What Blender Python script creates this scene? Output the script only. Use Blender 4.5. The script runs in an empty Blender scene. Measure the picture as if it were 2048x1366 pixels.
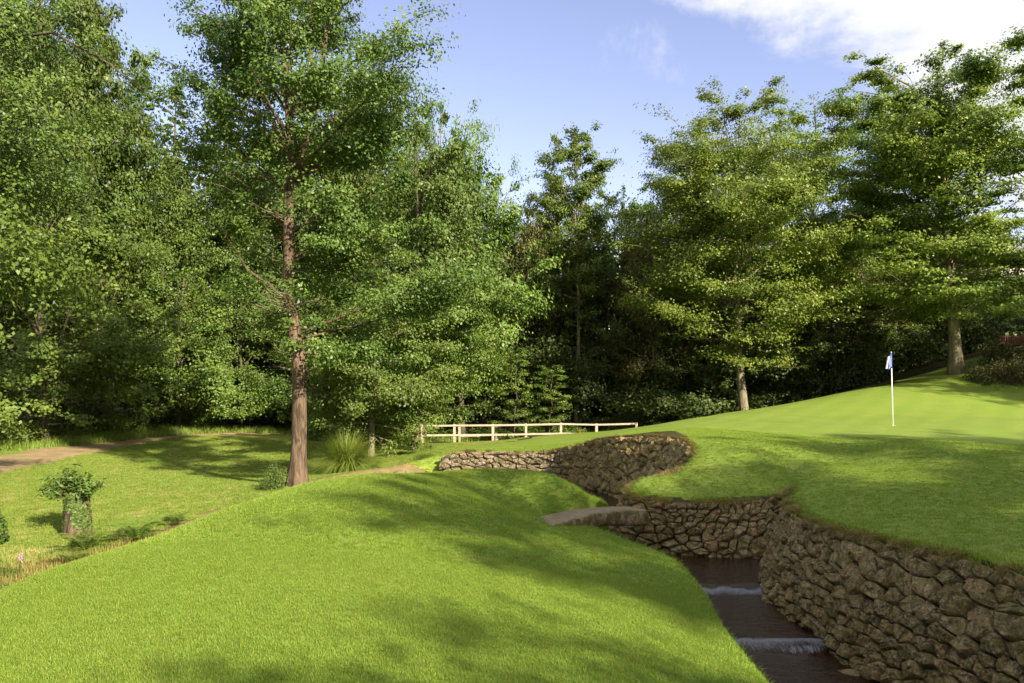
import bpy, math, random
import numpy as np
from mathutils import Vector

# ------------------------------------------------------------------ camera, sky, sun, exposure
sc = bpy.context.scene
COL = sc.collection
F, HZ = 1500.0, 745.0           # focal length and horizon in photo pixels (2048 x 1366)
cam = bpy.data.cameras.new('camera')
cam_o = bpy.data.objects.new('camera', cam)
COL.objects.link(cam_o)
cam.sensor_width = 36.0
cam.lens = 36.0 * F / 2048.0
cam.shift_y = (HZ - 683.0) / 2048.0
cam.clip_start, cam.clip_end = 0.1, 2000.0
cam_o.location = (0, 0, 0)
cam_o.rotation_euler = (math.radians(90), 0, 0)
sc.camera = cam_o

SUN_EL = math.radians(29.0)
SUN_DIR = Vector((0.66, -0.75, 0)).normalized() * math.cos(SUN_EL) + Vector((0, 0, math.sin(SUN_EL)))   # towards the sun
sun = bpy.data.lights.new('sun', 'SUN')
sun.energy = 5.0
sun.angle = math.radians(0.8)
sun.color = (1.0, 0.9, 0.72)
sun_o = bpy.data.objects.new('sun', sun)
COL.objects.link(sun_o)
sun_o.rotation_euler = SUN_DIR.to_track_quat('Z', 'Y').to_euler()
sun_o.location = (20, -20, 25)

world = bpy.data.worlds.new('World')
sc.world = world
world.use_nodes = True
wn, wl = world.node_tree.nodes, world.node_tree.links
wn.clear()
w_out = wn.new('ShaderNodeOutputWorld')
w_bg = wn.new('ShaderNodeBackground')
w_sky = wn.new('ShaderNodeTexSky')
w_sky.sky_type = 'NISHITA'
w_sky.sun_disc = False
w_sky.sun_elevation = SUN_EL
w_sky.sun_rotation = math.atan2(SUN_DIR.x, SUN_DIR.y)
w_sky.air_density, w_sky.dust_density, w_sky.ozone_density = 1.0, 0.3, 2.0
SKY_STRENGTH = 0.1
w_tc = wn.new('ShaderNodeTexCoord')


def wmath(op, a, b=None, c=None, clamp=False):
    n = wn.new('ShaderNodeMath')
    n.operation = op
    n.use_clamp = clamp
    for i, v in enumerate((a, b, c)):
        if v is None:
            continue
        if isinstance(v, (int, float)):
            n.inputs[i].default_value = v
        else:
            wl.new(v, n.inputs[i])
    return n.outputs[0]


def wnoise(scale, detail, rough, loc=(0, 0, 0), vscale=(1, 1, 1), dist=0.0):
    m = wn.new('ShaderNodeMapping')
    m.inputs['Location'].default_value = loc
    m.inputs['Scale'].default_value = vscale
    wl.new(w_tc.outputs['Generated'], m.inputs['Vector'])
    n = wn.new('ShaderNodeTexNoise')
    n.inputs['Scale'].default_value = scale
    n.inputs['Detail'].default_value = detail
    n.inputs['Roughness'].default_value = rough
    n.inputs['Distortion'].default_value = dist
    wl.new(m.outputs[0], n.inputs['Vector'])
    return n.outputs['Fac']


def wdot(v):
    n = wn.new('ShaderNodeVectorMath')
    n.operation = 'DOT_PRODUCT'
    n.inputs[1].default_value = v
    wl.new(w_tc.outputs['Generated'], n.inputs[0])
    return n.outputs['Value']


# cloud bank lying towards the right of the view, ragged wisps at its edge
bank_n = Vector(((1500 - 1024) / F, 1, HZ / F)).cross(Vector(((2010 - 1024) / F, 1, (HZ - 420) / F))).normalized()
if bank_n.dot(Vector(((2048 - 1024) / F, 1, HZ / F))) < 0:
    bank_n = -bank_n
side = wdot(bank_n)
n1 = wnoise(3.2, 9.0, 0.6, (0.7, 0.2, 0.4), (1, 1, 1.7), 0.3)
n2 = wnoise(9.0, 7.0, 0.62, (3.1, 1.0, 0.0), (1, 1, 1.5), 0.2)
dens = wmath('ADD', wmath('MULTIPLY', wmath('SUBTRACT', side, -0.02), 11.0), wmath('MULTIPLY', wmath('SUBTRACT', n1, 0.5), 4.0))
dens = wmath('ADD', dens, wmath('MULTIPLY', wmath('SUBTRACT', n2, 0.5), 1.2))
c1 = wn.new('ShaderNodeMapRange')
c1.interpolation_type = 'SMOOTHSTEP'
c1.inputs['From Min'].default_value = -0.05
c1.inputs['From Max'].default_value = 0.75
wl.new(dens, c1.inputs['Value'])
n3 = wnoise(6.0, 8.0, 0.65, (1.3, 2.2, 5.0), (1, 1, 1.3), 0.6)
wisp = wn.new('ShaderNodeMapRange')
wisp.interpolation_type = 'SMOOTHSTEP'
wisp.inputs['From Min'].default_value = 0.55
wisp.inputs['From Max'].default_value = 0.74
wisp.inputs['To Max'].default_value = 0.55
wl.new(n3, wisp.inputs['Value'])
near_bank = wn.new('ShaderNodeMapRange')
near_bank.inputs['From Min'].default_value = -0.28
near_bank.inputs['From Max'].default_value = -0.05
wl.new(side, near_bank.inputs['Value'])
cloud_f = wmath('MAXIMUM', c1.outputs[0], wmath('MULTIPLY', wisp.outputs[0], near_bank.outputs[0]))
# the blue of the sky as the photograph holds it (pale periwinkle, paler near the horizon)
tint = wn.new('ShaderNodeMix')
tint.data_type = 'RGBA'
tint.blend_type = 'MULTIPLY'
tint.inputs[0].default_value = 1.0
tint.inputs[7].default_value = (1.36, 1.02, 1.02, 1)
wl.new(w_sky.outputs[0], tint.inputs[6])
cmix = wn.new('ShaderNodeMix')
cmix.data_type = 'RGBA'
wl.new(cloud_f, cmix.inputs[0])
wl.new(tint.outputs[2], cmix.inputs[6])
shade = wn.new('ShaderNodeMix')
shade.data_type = 'RGBA'
shade.inputs[6].default_value = (3.6, 3.7, 4.0, 1)
shade.inputs[7].default_value = (4.4, 4.4, 4.55, 1)
wl.new(n2, shade.inputs[0])
wl.new(shade.outputs[2], cmix.inputs[7])
wl.new(cmix.outputs[2], w_bg.inputs['Color'])
w_bg.inputs['Strength'].default_value = SKY_STRENGTH
wl.new(w_bg.outputs[0], w_out.inputs['Surface'])

sc.view_settings.view_transform = 'Standard'
sc.view_settings.look = 'None'
sc.view_settings.exposure = 1.35
sc.view_settings.gamma = 1.0
sc.view_settings.use_curve_mapping = False
sc.render.engine = 'CYCLES'
sc.cycles.use_denoising = True
sc.cycles.max_bounces = 6
sc.cycles.diffuse_bounces = 3
sc.cycles.glossy_bounces = 2
sc.cycles.transmission_bounces = 4
sc.cycles.transparent_max_bounces = 4
sc.cycles.use_adaptive_sampling = True
sc.cycles.adaptive_threshold = 0.015

rs = np.random.RandomState(7)
random.seed(7)


def W(px, py, h):
    """the point h metres below eye level that the photograph shows at pixel (px, py)"""
    y = F * h / (py - HZ)
    return ((px - 1024.0) / F * y, y, -h)


def WY(px, py, y):
    """the point at distance y seen at pixel (px, py)"""
    return ((px - 1024.0) / F * y, y, (HZ - py) / F * y)


# ------------------------------------------------------------------ object helpers
def link(o, parent=None):
    COL.objects.link(o)
    if parent is not None:
        o.parent = parent
    return o


def thing(name, label, cat, loc=(0, 0, 0), rz=0.0, group=None):
    o = bpy.data.objects.new(name, None)
    o.empty_display_size = 0.3
    link(o)
    o.location = loc
    o.rotation_euler = (0, 0, rz)
    tag(o, label, cat, group)
    return o


def tag(o, label=None, cat=None, group=None, kind=None):
    if label:
        o['label'] = label
    if cat:
        o['category'] = cat
    if group:
        o['group'] = group
    if kind:
        o['kind'] = kind
    return o


def mesh_obj(name, me, mat=None, parent=None, loc=(0, 0, 0)):
    o = bpy.data.objects.new(name, me)
    if mat is not None and len(me.materials) == 0:
        me.materials.append(mat)
    o.location = loc
    return link(o, parent)


def pymesh(name, verts, faces, smooth=False):
    me = bpy.data.meshes.new(name)
    me.from_pydata([tuple(map(float, v)) for v in verts], [], faces)
    if smooth:
        me.polygons.foreach_set('use_smooth', [True] * len(me.polygons))
    me.update()
    return me


def quads_mesh(name, V, rnd=None, smooth=False):
    """V: (N,4,3) loose quads; rnd: (N,) value per face kept as attribute 'rnd'"""
    N = len(V)
    me = bpy.data.meshes.new(name)
    me.vertices.add(N * 4)
    me.vertices.foreach_set('co', np.ascontiguousarray(V, dtype=np.float32).reshape(-1))
    me.loops.add(N * 4)
    me.loops.foreach_set('vertex_index', np.arange(N * 4, dtype=np.int32))
    me.polygons.add(N)
    me.polygons.foreach_set('loop_start', np.arange(0, N * 4, 4, dtype=np.int32))
    me.polygons.foreach_set('loop_total', np.full(N, 4, dtype=np.int32))
    me.update(calc_edges=True)
    if rnd is not None:
        a = me.attributes.new('rnd', 'FLOAT', 'FACE')
        a.data.foreach_set('value', np.asarray(rnd, dtype=np.float32))
    return me


def unit(v):
    return v / np.maximum(np.linalg.norm(v, axis=-1, keepdims=True), 1e-9)


class MB:
    """collects boxes and tubes, builds them as one mesh"""
    def __init__(self):
        self.v, self.f = [], []

    def box(self, c, s, rot=None, jitter=0.0):
        n = len(self.v)
        for dz in (-.5, .5):
            for dx, dy in ((-.5, -.5), (.5, -.5), (.5, .5), (-.5, .5)):
                p = Vector((dx * s[0], dy * s[1], dz * s[2]))
                if rot is not None:
                    p = rot @ p
                p += Vector(c)
                if jitter:
                    p += Vector([random.uniform(-jitter, jitter) for _ in range(3)])
                self.v.append(p)
        self.f += [tuple(n + i for i in q) for q in
                   ((0, 3, 2, 1), (4, 5, 6, 7), (0, 1, 5, 4), (1, 2, 6, 5), (2, 3, 7, 6), (3, 0, 4, 7))]
        return self

    def tube(self, pts, radii, sides=6, cap=True, rough=0.0):
        pts = [Vector(p) for p in pts]
        n0 = len(self.v)
        up = Vector((0.13, 0.31, 0.94)).normalized()
        for i, p in enumerate(pts):
            t = (pts[min(i + 1, len(pts) - 1)] - pts[max(i - 1, 0)]).normalized()
            a = t.cross(up)
            if a.length < 0.2:
                a = t.cross(Vector((1, 0, 0)))
            a.normalize()
            b = t.cross(a)
            for k in range(sides):
                th = 2 * math.pi * k / sides
                r = radii[i] * (1 + random.uniform(-rough, rough))
                self.v.append(p + (a * math.cos(th) + b * math.sin(th)) * r)
        for i in range(len(pts) - 1):
            for k in range(sides):
                k2 = (k + 1) % sides
                self.f.append((n0 + i * sides + k, n0 + i * sides + k2, n0 + (i + 1) * sides + k2, n0 + (i + 1) * sides + k))
        if cap:
            self.f.append(tuple(n0 + k for k in reversed(range(sides))))
            self.f.append(tuple(n0 + (len(pts) - 1) * sides + k for k in range(sides)))
        return self

    def build(self, name, mat, parent=None, smooth=False, loc=(0, 0, 0)):
        return mesh_obj(name, pymesh(name, self.v, self.f, smooth), mat, parent, loc)


# ------------------------------------------------------------------ materials
def new_mat(name):
    m = bpy.data.materials.new(name)
    m.use_nodes = True
    m.node_tree.nodes.clear()
    return m, m.node_tree.nodes, m.node_tree.links


class NT:
    def __init__(self, name):
        self.m, self.n, self.l = new_mat(name)
        self.out = self.n.new('ShaderNodeOutputMaterial')
        self.co = self.n.new('ShaderNodeTexCoord').outputs['Object']
        self.geo = self.n.new('ShaderNodeNewGeometry')
        self.pos = self.geo.outputs['Position']

    def noise(self, scale, detail=4, rough=0.55, vec=None, vscale=None, dist=0.0):
        v = vec if vec is not None else self.pos
        if vscale is not None:
            mp = self.n.new('ShaderNodeMapping')
            mp.inputs['Scale'].default_value = vscale
            self.l.new(v, mp.inputs['Vector'])
            v = mp.outputs[0]
        n = self.n.new('ShaderNodeTexNoise')
        n.inputs['Scale'].default_value = scale
        n.inputs['Detail'].default_value = detail
        n.inputs['Roughness'].default_value = rough
        n.inputs['Distortion'].default_value = dist
        self.l.new(v, n.inputs['Vector'])
        return n.outputs['Fac']

    def voronoi(self, scale, feature='F1', vec=None):
        n = self.n.new('ShaderNodeTexVoronoi')
        n.feature = feature
        n.inputs['Scale'].default_value = scale
        self.l.new(vec if vec is not None else self.pos, n.inputs['Vector'])
        return n.outputs['Distance']

    def ramp(self, fac, stops):
        n = self.n.new('ShaderNodeValToRGB')
        e = n.color_ramp.elements
        while len(e) < len(stops):
            e.new(0.5)
        for i, (p, c) in enumerate(stops):
            e[i].position = p
            e[i].color = (c, c, c, 1) if isinstance(c, (int, float)) else (*c, 1)
        self.l.new(fac, n.inputs[0])
        return n.outputs[0]

    def mix(self, fac, a, b, mode='MIX'):
        n = self.n.new('ShaderNodeMix')
        n.data_type = 'RGBA'
        n.blend_type = mode
        for sock, v in ((n.inputs[0], fac), (n.inputs[6], a), (n.inputs[7], b)):
            if isinstance(v, (int, float)):
                sock.default_value = v
            elif isinstance(v, tuple):
                sock.default_value = (*v, 1)
            else:
                self.l.new(v, sock)
        return n.outputs[2]

    def math(self, op, a, b=0.0, clamp=False):
        n = self.n.new('ShaderNodeMath')
        n.operation = op
        n.use_clamp = clamp
        for i, v in enumerate((a, b)):
            if isinstance(v, (int, float)):
                n.inputs[i].default_value = v
            else:
                self.l.new(v, n.inputs[i])
        return n.outputs[0]

    def attr(self, name):
        n = self.n.new('ShaderNodeAttribute')
        n.attribute_name = name
        return n.outputs['Fac']

    def obj_random(self):
        return self.n.new('ShaderNodeObjectInfo').outputs['Random']

    def bump(self, height, strength=0.5, dist=0.05, normal=None):
        n = self.n.new('ShaderNodeBump')
        n.inputs['Strength'].default_value = strength
        n.inputs['Distance'].default_value = dist
        self.l.new(height, n.inputs['Height'])
        if normal is not None:
            self.l.new(normal, n.inputs['Normal'])
        return n.outputs[0]

    def principled(self, color, rough=0.8, spec=0.3, bump=None, **kw):
        p = self.n.new('ShaderNodeBsdfPrincipled')
        for key, v in (('Base Color', color), ('Roughness', rough), ('Specular IOR Level', spec)):
            if isinstance(v, (int, float)):
                p.inputs[key].default_value = v
            elif isinstance(v, tuple):
                p.inputs[key].default_value = (*v, 1)
            else:
                self.l.new(v, p.inputs[key])
        for k, v in kw.items():
            p.inputs[k.replace('_', ' ')].default_value = v
        if bump is not None:
            self.l.new(bump, p.inputs['Normal'])
        self.l.new(p.outputs[0], self.out.inputs['Surface'])
        return p


def leaf_material(name, dark, mid, light, trans=0.35, rough=0.45, var=1.0):
    t = NT(name)
    r = t.attr('rnd')
    c = t.ramp(r, [(0.0, dark), (0.5, mid), (1.0, light)])
    big = t.noise(0.55, 2, 0.5)
    c = t.mix(t.math('MULTIPLY', t.ramp(big, [(0.35, 0.0), (0.7, 1.0)]), 0.35 * var), c, light)
    orn = t.obj_random()
    hs = t.n.new('ShaderNodeHueSaturation')
    t.l.new(c, hs.inputs['Color'])
    t.l.new(t.math('ADD', t.math('MULTIPLY', orn, 0.02), 0.49), hs.inputs['Hue'])
    t.l.new(t.math('ADD', t.math('MULTIPLY', orn, 0.3), 0.85), hs.inputs['Value'])
    c = hs.outputs[0]
    p = t.principled(c, rough, 0.25)
    tr = t.n.new('ShaderNodeBsdfTranslucent')
    t.l.new(t.mix(1.0, c, (1.25, 1.3, 0.6), 'MULTIPLY'), tr.inputs['Color'])
    ms = t.n.new('ShaderNodeMixShader')
    ms.inputs[0].default_value = trans
    t.l.new(p.outputs[0], ms.inputs[1])
    t.l.new(tr.outputs[0], ms.inputs[2])
    t.l.new(ms.outputs[0], t.out.inputs['Surface'])
    return t.m


def turf_material(name, a, b, c, worn, worn_amt=0.0, fine=1.0, stripes=0.0):
    t = NT(name)
    big = t.noise(0.45, 3, 0.55)
    med = t.noise(3.0, 4, 0.6)
    fin = t.noise(55.0, 3, 0.7)
    col = t.mix(t.ramp(big, [(0.3, 0.0), (0.7, 1.0)]), a, b)
    col = t.mix(t.math('MULTIPLY', t.ramp(med, [(0.35, 0.0), (0.72, 1.0)]), 0.6), col, c)
    col = t.mix(t.math('MULTIPLY', t.ramp(fin, [(0.3, 1.0), (0.55, 0.0)]), 0.35 * fine), col, (0.03, 0.06, 0.01))
    if stripes:
        w = t.n.new('ShaderNodeTexWave')
        w.inputs['Scale'].default_value = 0.28
        w.inputs['Distortion'].default_value = 0.6
        mp = t.n.new('ShaderNodeMapping')
        mp.inputs['Rotation'].default_value = (0, 0, 0.6)
        t.l.new(t.pos, mp.inputs['Vector'])
        t.l.new(mp.outputs[0], w.inputs['Vector'])
        col = t.mix(t.math('MULTIPLY', w.outputs['Fac'], stripes), col, (0.12, 0.19, 0.02))
    if worn_amt:
        wm = t.noise(1.1, 6, 0.68, dist=0.4)
        col = t.mix(t.math('MULTIPLY', t.ramp(wm, [(0.5, 0.0), (0.68, 1.0)]), worn_amt), col, worn)
    hgt = t.math('ADD', t.noise(90.0, 2, 0.7), t.noise(25.0, 2, 0.6))
    t.principled(col, 0.75, 0.2, t.bump(hgt, 0.45 * fine, 0.02))
    return t.m


def make_bark(name, a, b, scale=6.0, moss=0.0):
    t = NT(name)
    n = t.noise(scale, 6, 0.65, vec=t.co, vscale=(1, 1, 0.22), dist=0.8)
    f = t.noise(scale * 6, 3, 0.6, vec=t.co)
    col = t.mix(t.ramp(n, [(0.32, 0.0), (0.62, 1.0)]), a, b)
    col = t.mix(t.math('MULTIPLY', f, 0.35), col, (0.02, 0.015, 0.01))
    if moss:
        m = t.noise(2.2, 4, 0.6, vec=t.co)
        col = t.mix(t.math('MULTIPLY', t.ramp(m, [(0.45, 0.0), (0.65, 1.0)]), moss), col, (0.07, 0.09, 0.02))
    t.principled(col, 0.9, 0.15, t.bump(n, 1.0, 0.06))
    return t.m


M = {}
M['lawn'] = turf_material('lawn_turf', (0.115, 0.185, 0.02), (0.16, 0.235, 0.028), (0.20, 0.265, 0.04), (0.32, 0.25, 0.11), 0.3)
M['green'] = turf_material('golf_green_turf', (0.145, 0.215, 0.024), (0.185, 0.25, 0.032), (0.22, 0.275, 0.045), (0.3, 0.26, 0.11), 0.15, 0.8, 0.35)
M['rough'] = turf_material('rough_turf', (0.145, 0.215, 0.022), (0.21, 0.255, 0.032), (0.26, 0.275, 0.05), (0.46, 0.32, 0.15), 0.85)
M['ditch'] = turf_material('ditch_soil', (0.12, 0.075, 0.035), (0.2, 0.14, 0.06), (0.26, 0.2, 0.09), (0.16, 0.2, 0.04), 0.6)


# ------------------------------------------------------------------ terrain
def tps(pts):
    P = np.array(pts, float)
    xy, z = P[:, :2], P[:, 2]
    n = len(P)
    d = np.linalg.norm(xy[:, None] - xy[None], axis=-1)
    K = np.where(d > 0, d * d * np.log(d + 1e-9), 0) + np.eye(n) * 0.02
    A = np.zeros((n + 3, n + 3))
    A[:n, :n] = K
    A[:n, n] = 1
    A[:n, n + 1:] = xy
    A[n:, :n] = A[:n, n:].T
    s = np.linalg.solve(A, np.concatenate([z, np.zeros(3)]))

    def f(x, y):
        sh = x.shape
        q = np.stack([x.ravel(), y.ravel()], 1)
        out = np.zeros(len(q))
        for i in range(0, len(q), 20000):
            qq = q[i:i + 20000]
            dd = np.linalg.norm(qq[:, None] - xy[None], axis=-1)
            out[i:i + 20000] = (dd * dd * np.log(dd + 1e-9)) @ s[:n] + s[n] + qq @ s[n + 1:]
        return out.reshape(sh)
    return f


def in_poly(x, y, poly):
    inside = np.zeros(x.shape, bool)
    n = len(poly)
    for i in range(n):
        x0, y0 = poly[i][:2]
        x1, y1 = poly[(i + 1) % n][:2]
        c = (y0 > y) != (y1 > y)
        with np.errstate(divide='ignore', invalid='ignore'):
            xi = (x1 - x0) * (y - y0) / (y1 - y0 + 1e-12) + x0
        inside ^= c & (x < xi)
    return inside


def poly_dist(x, y, line):
    best = np.full(x.shape, 1e9)
    for (ax, ay), (bx, by) in zip([p[:2] for p in line[:-1]], [p[:2] for p in line[1:]]):
        dx, dy = bx - ax, by - ay
        t = np.clip(((x - ax) * dx + (y - ay) * dy) / (dx * dx + dy * dy + 1e-12), 0, 1)
        best = np.minimum(best, np.hypot(x - ax - t * dx, y - ay - t * dy))
    return best


def smooth_line(pts, step=0.25, iters=2):
    P = [np.array(p, float) for p in pts]
    for _ in range(iters):
        Q = [P[0]]
        for a, b in zip(P[:-1], P[1:]):
            Q += [a * .75 + b * .25, a * .25 + b * .75]
        Q.append(P[-1])
        P = Q
    P = np.array(P)
    d = np.concatenate([[0], np.cumsum(np.linalg.norm(np.diff(P[:, :2], axis=0), axis=1))])
    n = max(2, int(d[-1] / step))
    s = np.linspace(0, d[-1], n)
    return np.stack([np.interp(s, d, P[:, k]) for k in range(P.shape[1])], 1)


# water's edge on the lawn side, then up the ditch on the left
INNER = [(2.5, -20), (2.4, 0), (2.35, 5), (2.4, 7.2), (2.6, 9.0), (2.45, 10.3), (2.1, 11.3), (1.65, 12.2), (1.1, 13.2), (1.25, 14.2),
         (1.85, 15.0), (2.2, 15.8), (2.25, 16.6), (2.0, 17.8), (1.4, 19.3), (0.4, 20.6), (-1, 21.6), (-3, 22.2), (-4.1, 21.5),
         (-4.5, 20), (-4.5, 18), (-5.3, 15.5), (-5.9, 12), (-6.2, 9), (-6.4, 5), (-6.6, -20)]
# foot of the walls on the far side (x, y), and their crest (x, y, z)
# each pair: a point of the foot (x, y) and the point of the crest (x, y, z) straight behind it
NEAR = [(4.6, 12.8, 5.5, 14.9, -2.4), (4.15, 12.3, 5.0, 13.7, -2.38), (3.78, 11.7, 4.68, 12.6, -2.33), (3.64, 11.1, 4.5, 11.8, -2.28), (3.66, 10.4, 4.52, 10.9, -2.24),
        (3.75, 9.6, 4.62, 9.9, -2.18), (3.85, 9.0, 4.75, 9.2, -2.12), (3.95, 8.4, 4.88, 8.5, -2.06), (4.15, 7.4, 5.05, 7.4, -2.0), (4.4, 5, 5.3, 5, -1.95), (4.6, 0, 5.5, 0, -1.9), (4.7, -6, 5.6, -6, -1.9)]
MID = [(2.2, 15.2, 2.55, 15.2, -2.35), (1.9, 14.6, 2.2, 14.7, -2.33), (1.85, 14.0, 2.2, 14.35, -2.36), (2.25, 13.7, 2.5, 14.05, -2.42), (3.0, 13.3, 3.35, 13.8, -2.42),
       (3.75, 12.95, 4.2, 14.0, -2.42), (4.35, 12.75, 4.9, 14.3, -2.4), (4.8, 12.9, 5.5, 14.9, -2.4)]
FAR = [(-2.4, 24.4, -2.35, 24.75, -2.85), (-1.9, 24.35, -1.9, 24.7, -2.58), (-0.6, 24.0, -0.4, 24.4, -2.6), (0.9, 23.4, 1.1, 23.75, -2.52), (1.75, 22.3, 1.95, 22.7, -2.2),
       (2.25, 21.0, 2.5, 21.4, -1.9), (2.6, 19.9, 3.0, 20.3, -1.73), (2.95, 18.7, 3.7, 19.3, -1.63), (3.15, 17.6, 4.2, 18.0, -1.62), (3.1, 16.7, 4.05, 16.7, -1.76),
       (2.9, 16.2, 3.55, 15.7, -1.88), (2.5, 15.6, 3.0, 15.1, -2.06), (2.2, 15.2, 2.55, 15.2, -2.3)]
DITCH_OUT = [(-7.6, -20), (-7.3, 5), (-7.2, 9), (-7.2, 12), (-6.7, 15), (-5.7, 17.5), (-5.0, 18.6), (-4.95, 20), (-4.9, 21.8), (-4.4, 23.0), (-3.4, 24.0), (-2.4, 24.5)]

ln_, lm_, lf_ = smooth_line(NEAR, 0.2), smooth_line(MID, 0.2, 1), smooth_line(FAR, 0.2)
bn, tn = ln_[:, :2], ln_[:, 2:]
bm, tm = lm_[:, :2], lm_[:, 2:]
bf, tf = lf_[:, :2], lf_[:, 2:]
inn = smooth_line(INNER, 0.3)
dout = smooth_line(DITCH_OUT, 0.3)
OUTER_BASE = np.concatenate([dout, bf[:, :2], bm[:, :2][:-3], bn[:, :2][2:]])
OUTER_TOP = np.concatenate([dout, tf[:, :2], tm[:, :2], tn[:, :2], [(5.8, -20)]])
WALL_TOP = np.concatenate([tf[:, :2], tm[:, :2], tn[:, :2]])
LAWN_POLY = [tuple(p) for p in inn]
BASIN_POLY = [tuple(p) for p in OUTER_TOP]      # everything inside the far bank: channel and lawn

M_PTS = [(0, 0, -1.65), (-3, 0, -1.65), (3, 0, -1.95), (0, -6, -1.5), (-6.3, 0, -2.9), (-6.3, -6, -2.9),
         W(0, 1366, 1.75), W(500, 1366, 1.7), W(1000, 1366, 1.8), W(1300, 1366, 1.95), W(1530, 1366, 2.2),
         W(1400, 1240, 2.25), W(1355, 1160, 2.32), W(1250, 1100, 2.35), W(1150, 1078, 2.4), W(1100, 1045, 2.32),
         W(800, 1100, 1.88), W(1100, 1100, 2.12), W(500, 1150, 1.85), W(1250, 1250, 2.05),
         W(0, 1170, 2.02), W(240, 1100, 2.05), W(400, 1040, 2.05), W(570, 985, 2.05), W(700, 958, 2.0), W(850, 947, 2.0), W(980, 949, 2.03), W(1100, 957, 2.1),
         W(1180, 972, 2.25), W(1225, 988, 2.42), (1.6, 15.2, -2.5), (1.0, 14.3, -2.75), (0.9, 12.4, -2.45),
         (-1.7, 18.0, -2.7), (0.8, 18.0, -2.7), (1.7, 17.5, -2.9), (-3.6, 17.0, -2.9), (-5.4, 11.0, -2.75), (-5.9, 7.0, -2.7), (-4.8, 14.0, -2.9)]
O_PTS = [(5.05, 7.4, -2.0), (4.75, 9.2, -2.12), (4.6, 10.2, -2.2), (4.5, 12.0, -2.3), (5.5, 14.9, -2.38), (5.3, 5, -1.95), (5.5, 0, -1.9), (5.8, -10, -1.8),
         (12, 0, -1.7), (25, -5, -1.2), (20, 10, -1.6),
         (3.35, 13.9, -2.41), (2.3, 14.5, -2.34), (3.0, 15.1, -2.06), (4.05, 16.7, -1.76), (4.2, 18.0, -1.62), (3.7, 19.3, -1.63), (3.0, 20.3, -1.73), (2.5, 21.4, -1.9),
         (1.95, 22.7, -2.2), (1.1, 23.8, -2.52), (-0.4, 24.5, -2.58), (-1.9, 24.9, -2.6), (-3.2, 25.6, -3.05),
         W(2048, 1000, 1.97), W(2048, 930, 1.72), W(1800, 1020, 2.1), W(1784, 945, 1.93), W(1700, 925, 1.93), W(1784, 900, 1.66), W(2048, 880, 1.6), W(1784, 850, 1.54), W(2048, 845, 1.45),
         W(1500, 910, 1.78), W(1500, 868, 1.62), W(1600, 960, 2.12), W(1300, 860, 1.85), W(1330, 866, 1.68), W(1400, 836, 1.75), W(1480, 823, 1.63), W(1600, 806, 1.3), W(1600, 840, 1.6),
         W(1750, 775, 0.7), W(1900, 749, 0.1), W(2048, 790, 1.0), W(1850, 822, 1.5), (32, 42, 1.4), (24.5, 33, -1.05), (28, 33.5, -1.0), (26, 38, 1.15), (29, 38, 1.2), (23, 40, 0.3), (31, 30, -1.0),
         W(1000, 893, 2.75), W(1000, 883, 3.1), W(880, 900, 3.05), W(880, 887, 3.3), W(1100, 878, 2.7), W(1110, 868, 2.9), W(1190, 868, 2.5), W(1200, 868, 2.95), W(1275, 858, 2.2), (-0.5, 40, -3.8), (-4.1, 40, -3.7), (4, 40, -3.6), (7.5, 40, -3.2), (12, 40, -2.7),
         (-8.2, 13.5, -3.25), (-8, 5, -3.3), (-7.6, 15.7, -3.2), (-6.6, 19.4, -3.05), (-5.65, 20.0, -2.98), (-5.6, 24.3, -3.3), (-4.2, 26.4, -3.35),
         W(0, 1050, 3.1), W(0, 945, 3.0), W(250, 900, 3.1), W(450, 872, 3.15), W(300, 980, 3.1), W(650, 905, 3.3), W(800, 895, 3.45), W(580, 880, 3.2),
         (-16, 8, -2.8), (-14, -8, -2.8), (-24, 30, -2.6), (-25, 45, -2.2), (-14, 50, -3.0), (0, 52, -3.6), (14, 55, -2.4), (30, 60, 0.2),
         (-45, 70, 4.0), (-20, 80, 4.0), (10, 90, 0.0), (50, 80, 2.0), (-50, 30, 0.0), (60, 30, 1.0), (40, 0, -0.5), (-40, 0, -2.5)]
fM, fO = tps(M_PTS), tps(O_PTS)


def water_z(y, x=0.0):
    """water level: still pools stepping down over two low weirs towards the camera"""
    y = np.asarray(y, float)
    z = np.full(y.shape, -3.25)
    z = z - 0.09 * np.clip((11.42 + 0.10 * np.sin(x * 2.3) + 0.05 * np.sin(x * 9.1) + 0.03 * np.sin(x * 21.0) - y) / 0.2, 0, 1)
    z = z - 0.11 * np.clip((9.45 + 0.11 * np.sin(x * 2.9 + 1) + 0.06 * np.sin(x * 8.3) + 0.03 * np.sin(x * 19.0) - y) / 0.22, 0, 1)
    return z


def hnoise(x, y, s, seed):
    r = np.random.RandomState(seed)
    out = np.zeros_like(x)
    for _ in range(6):
        a = r.uniform(0, 2 * math.pi)
        k = r.uniform(.5, 1.6) / s
        out += np.sin((x * math.cos(a) + y * math.sin(a)) * k * 2 * math.pi + r.uniform(0, 6.28))
    return out / 6


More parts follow.
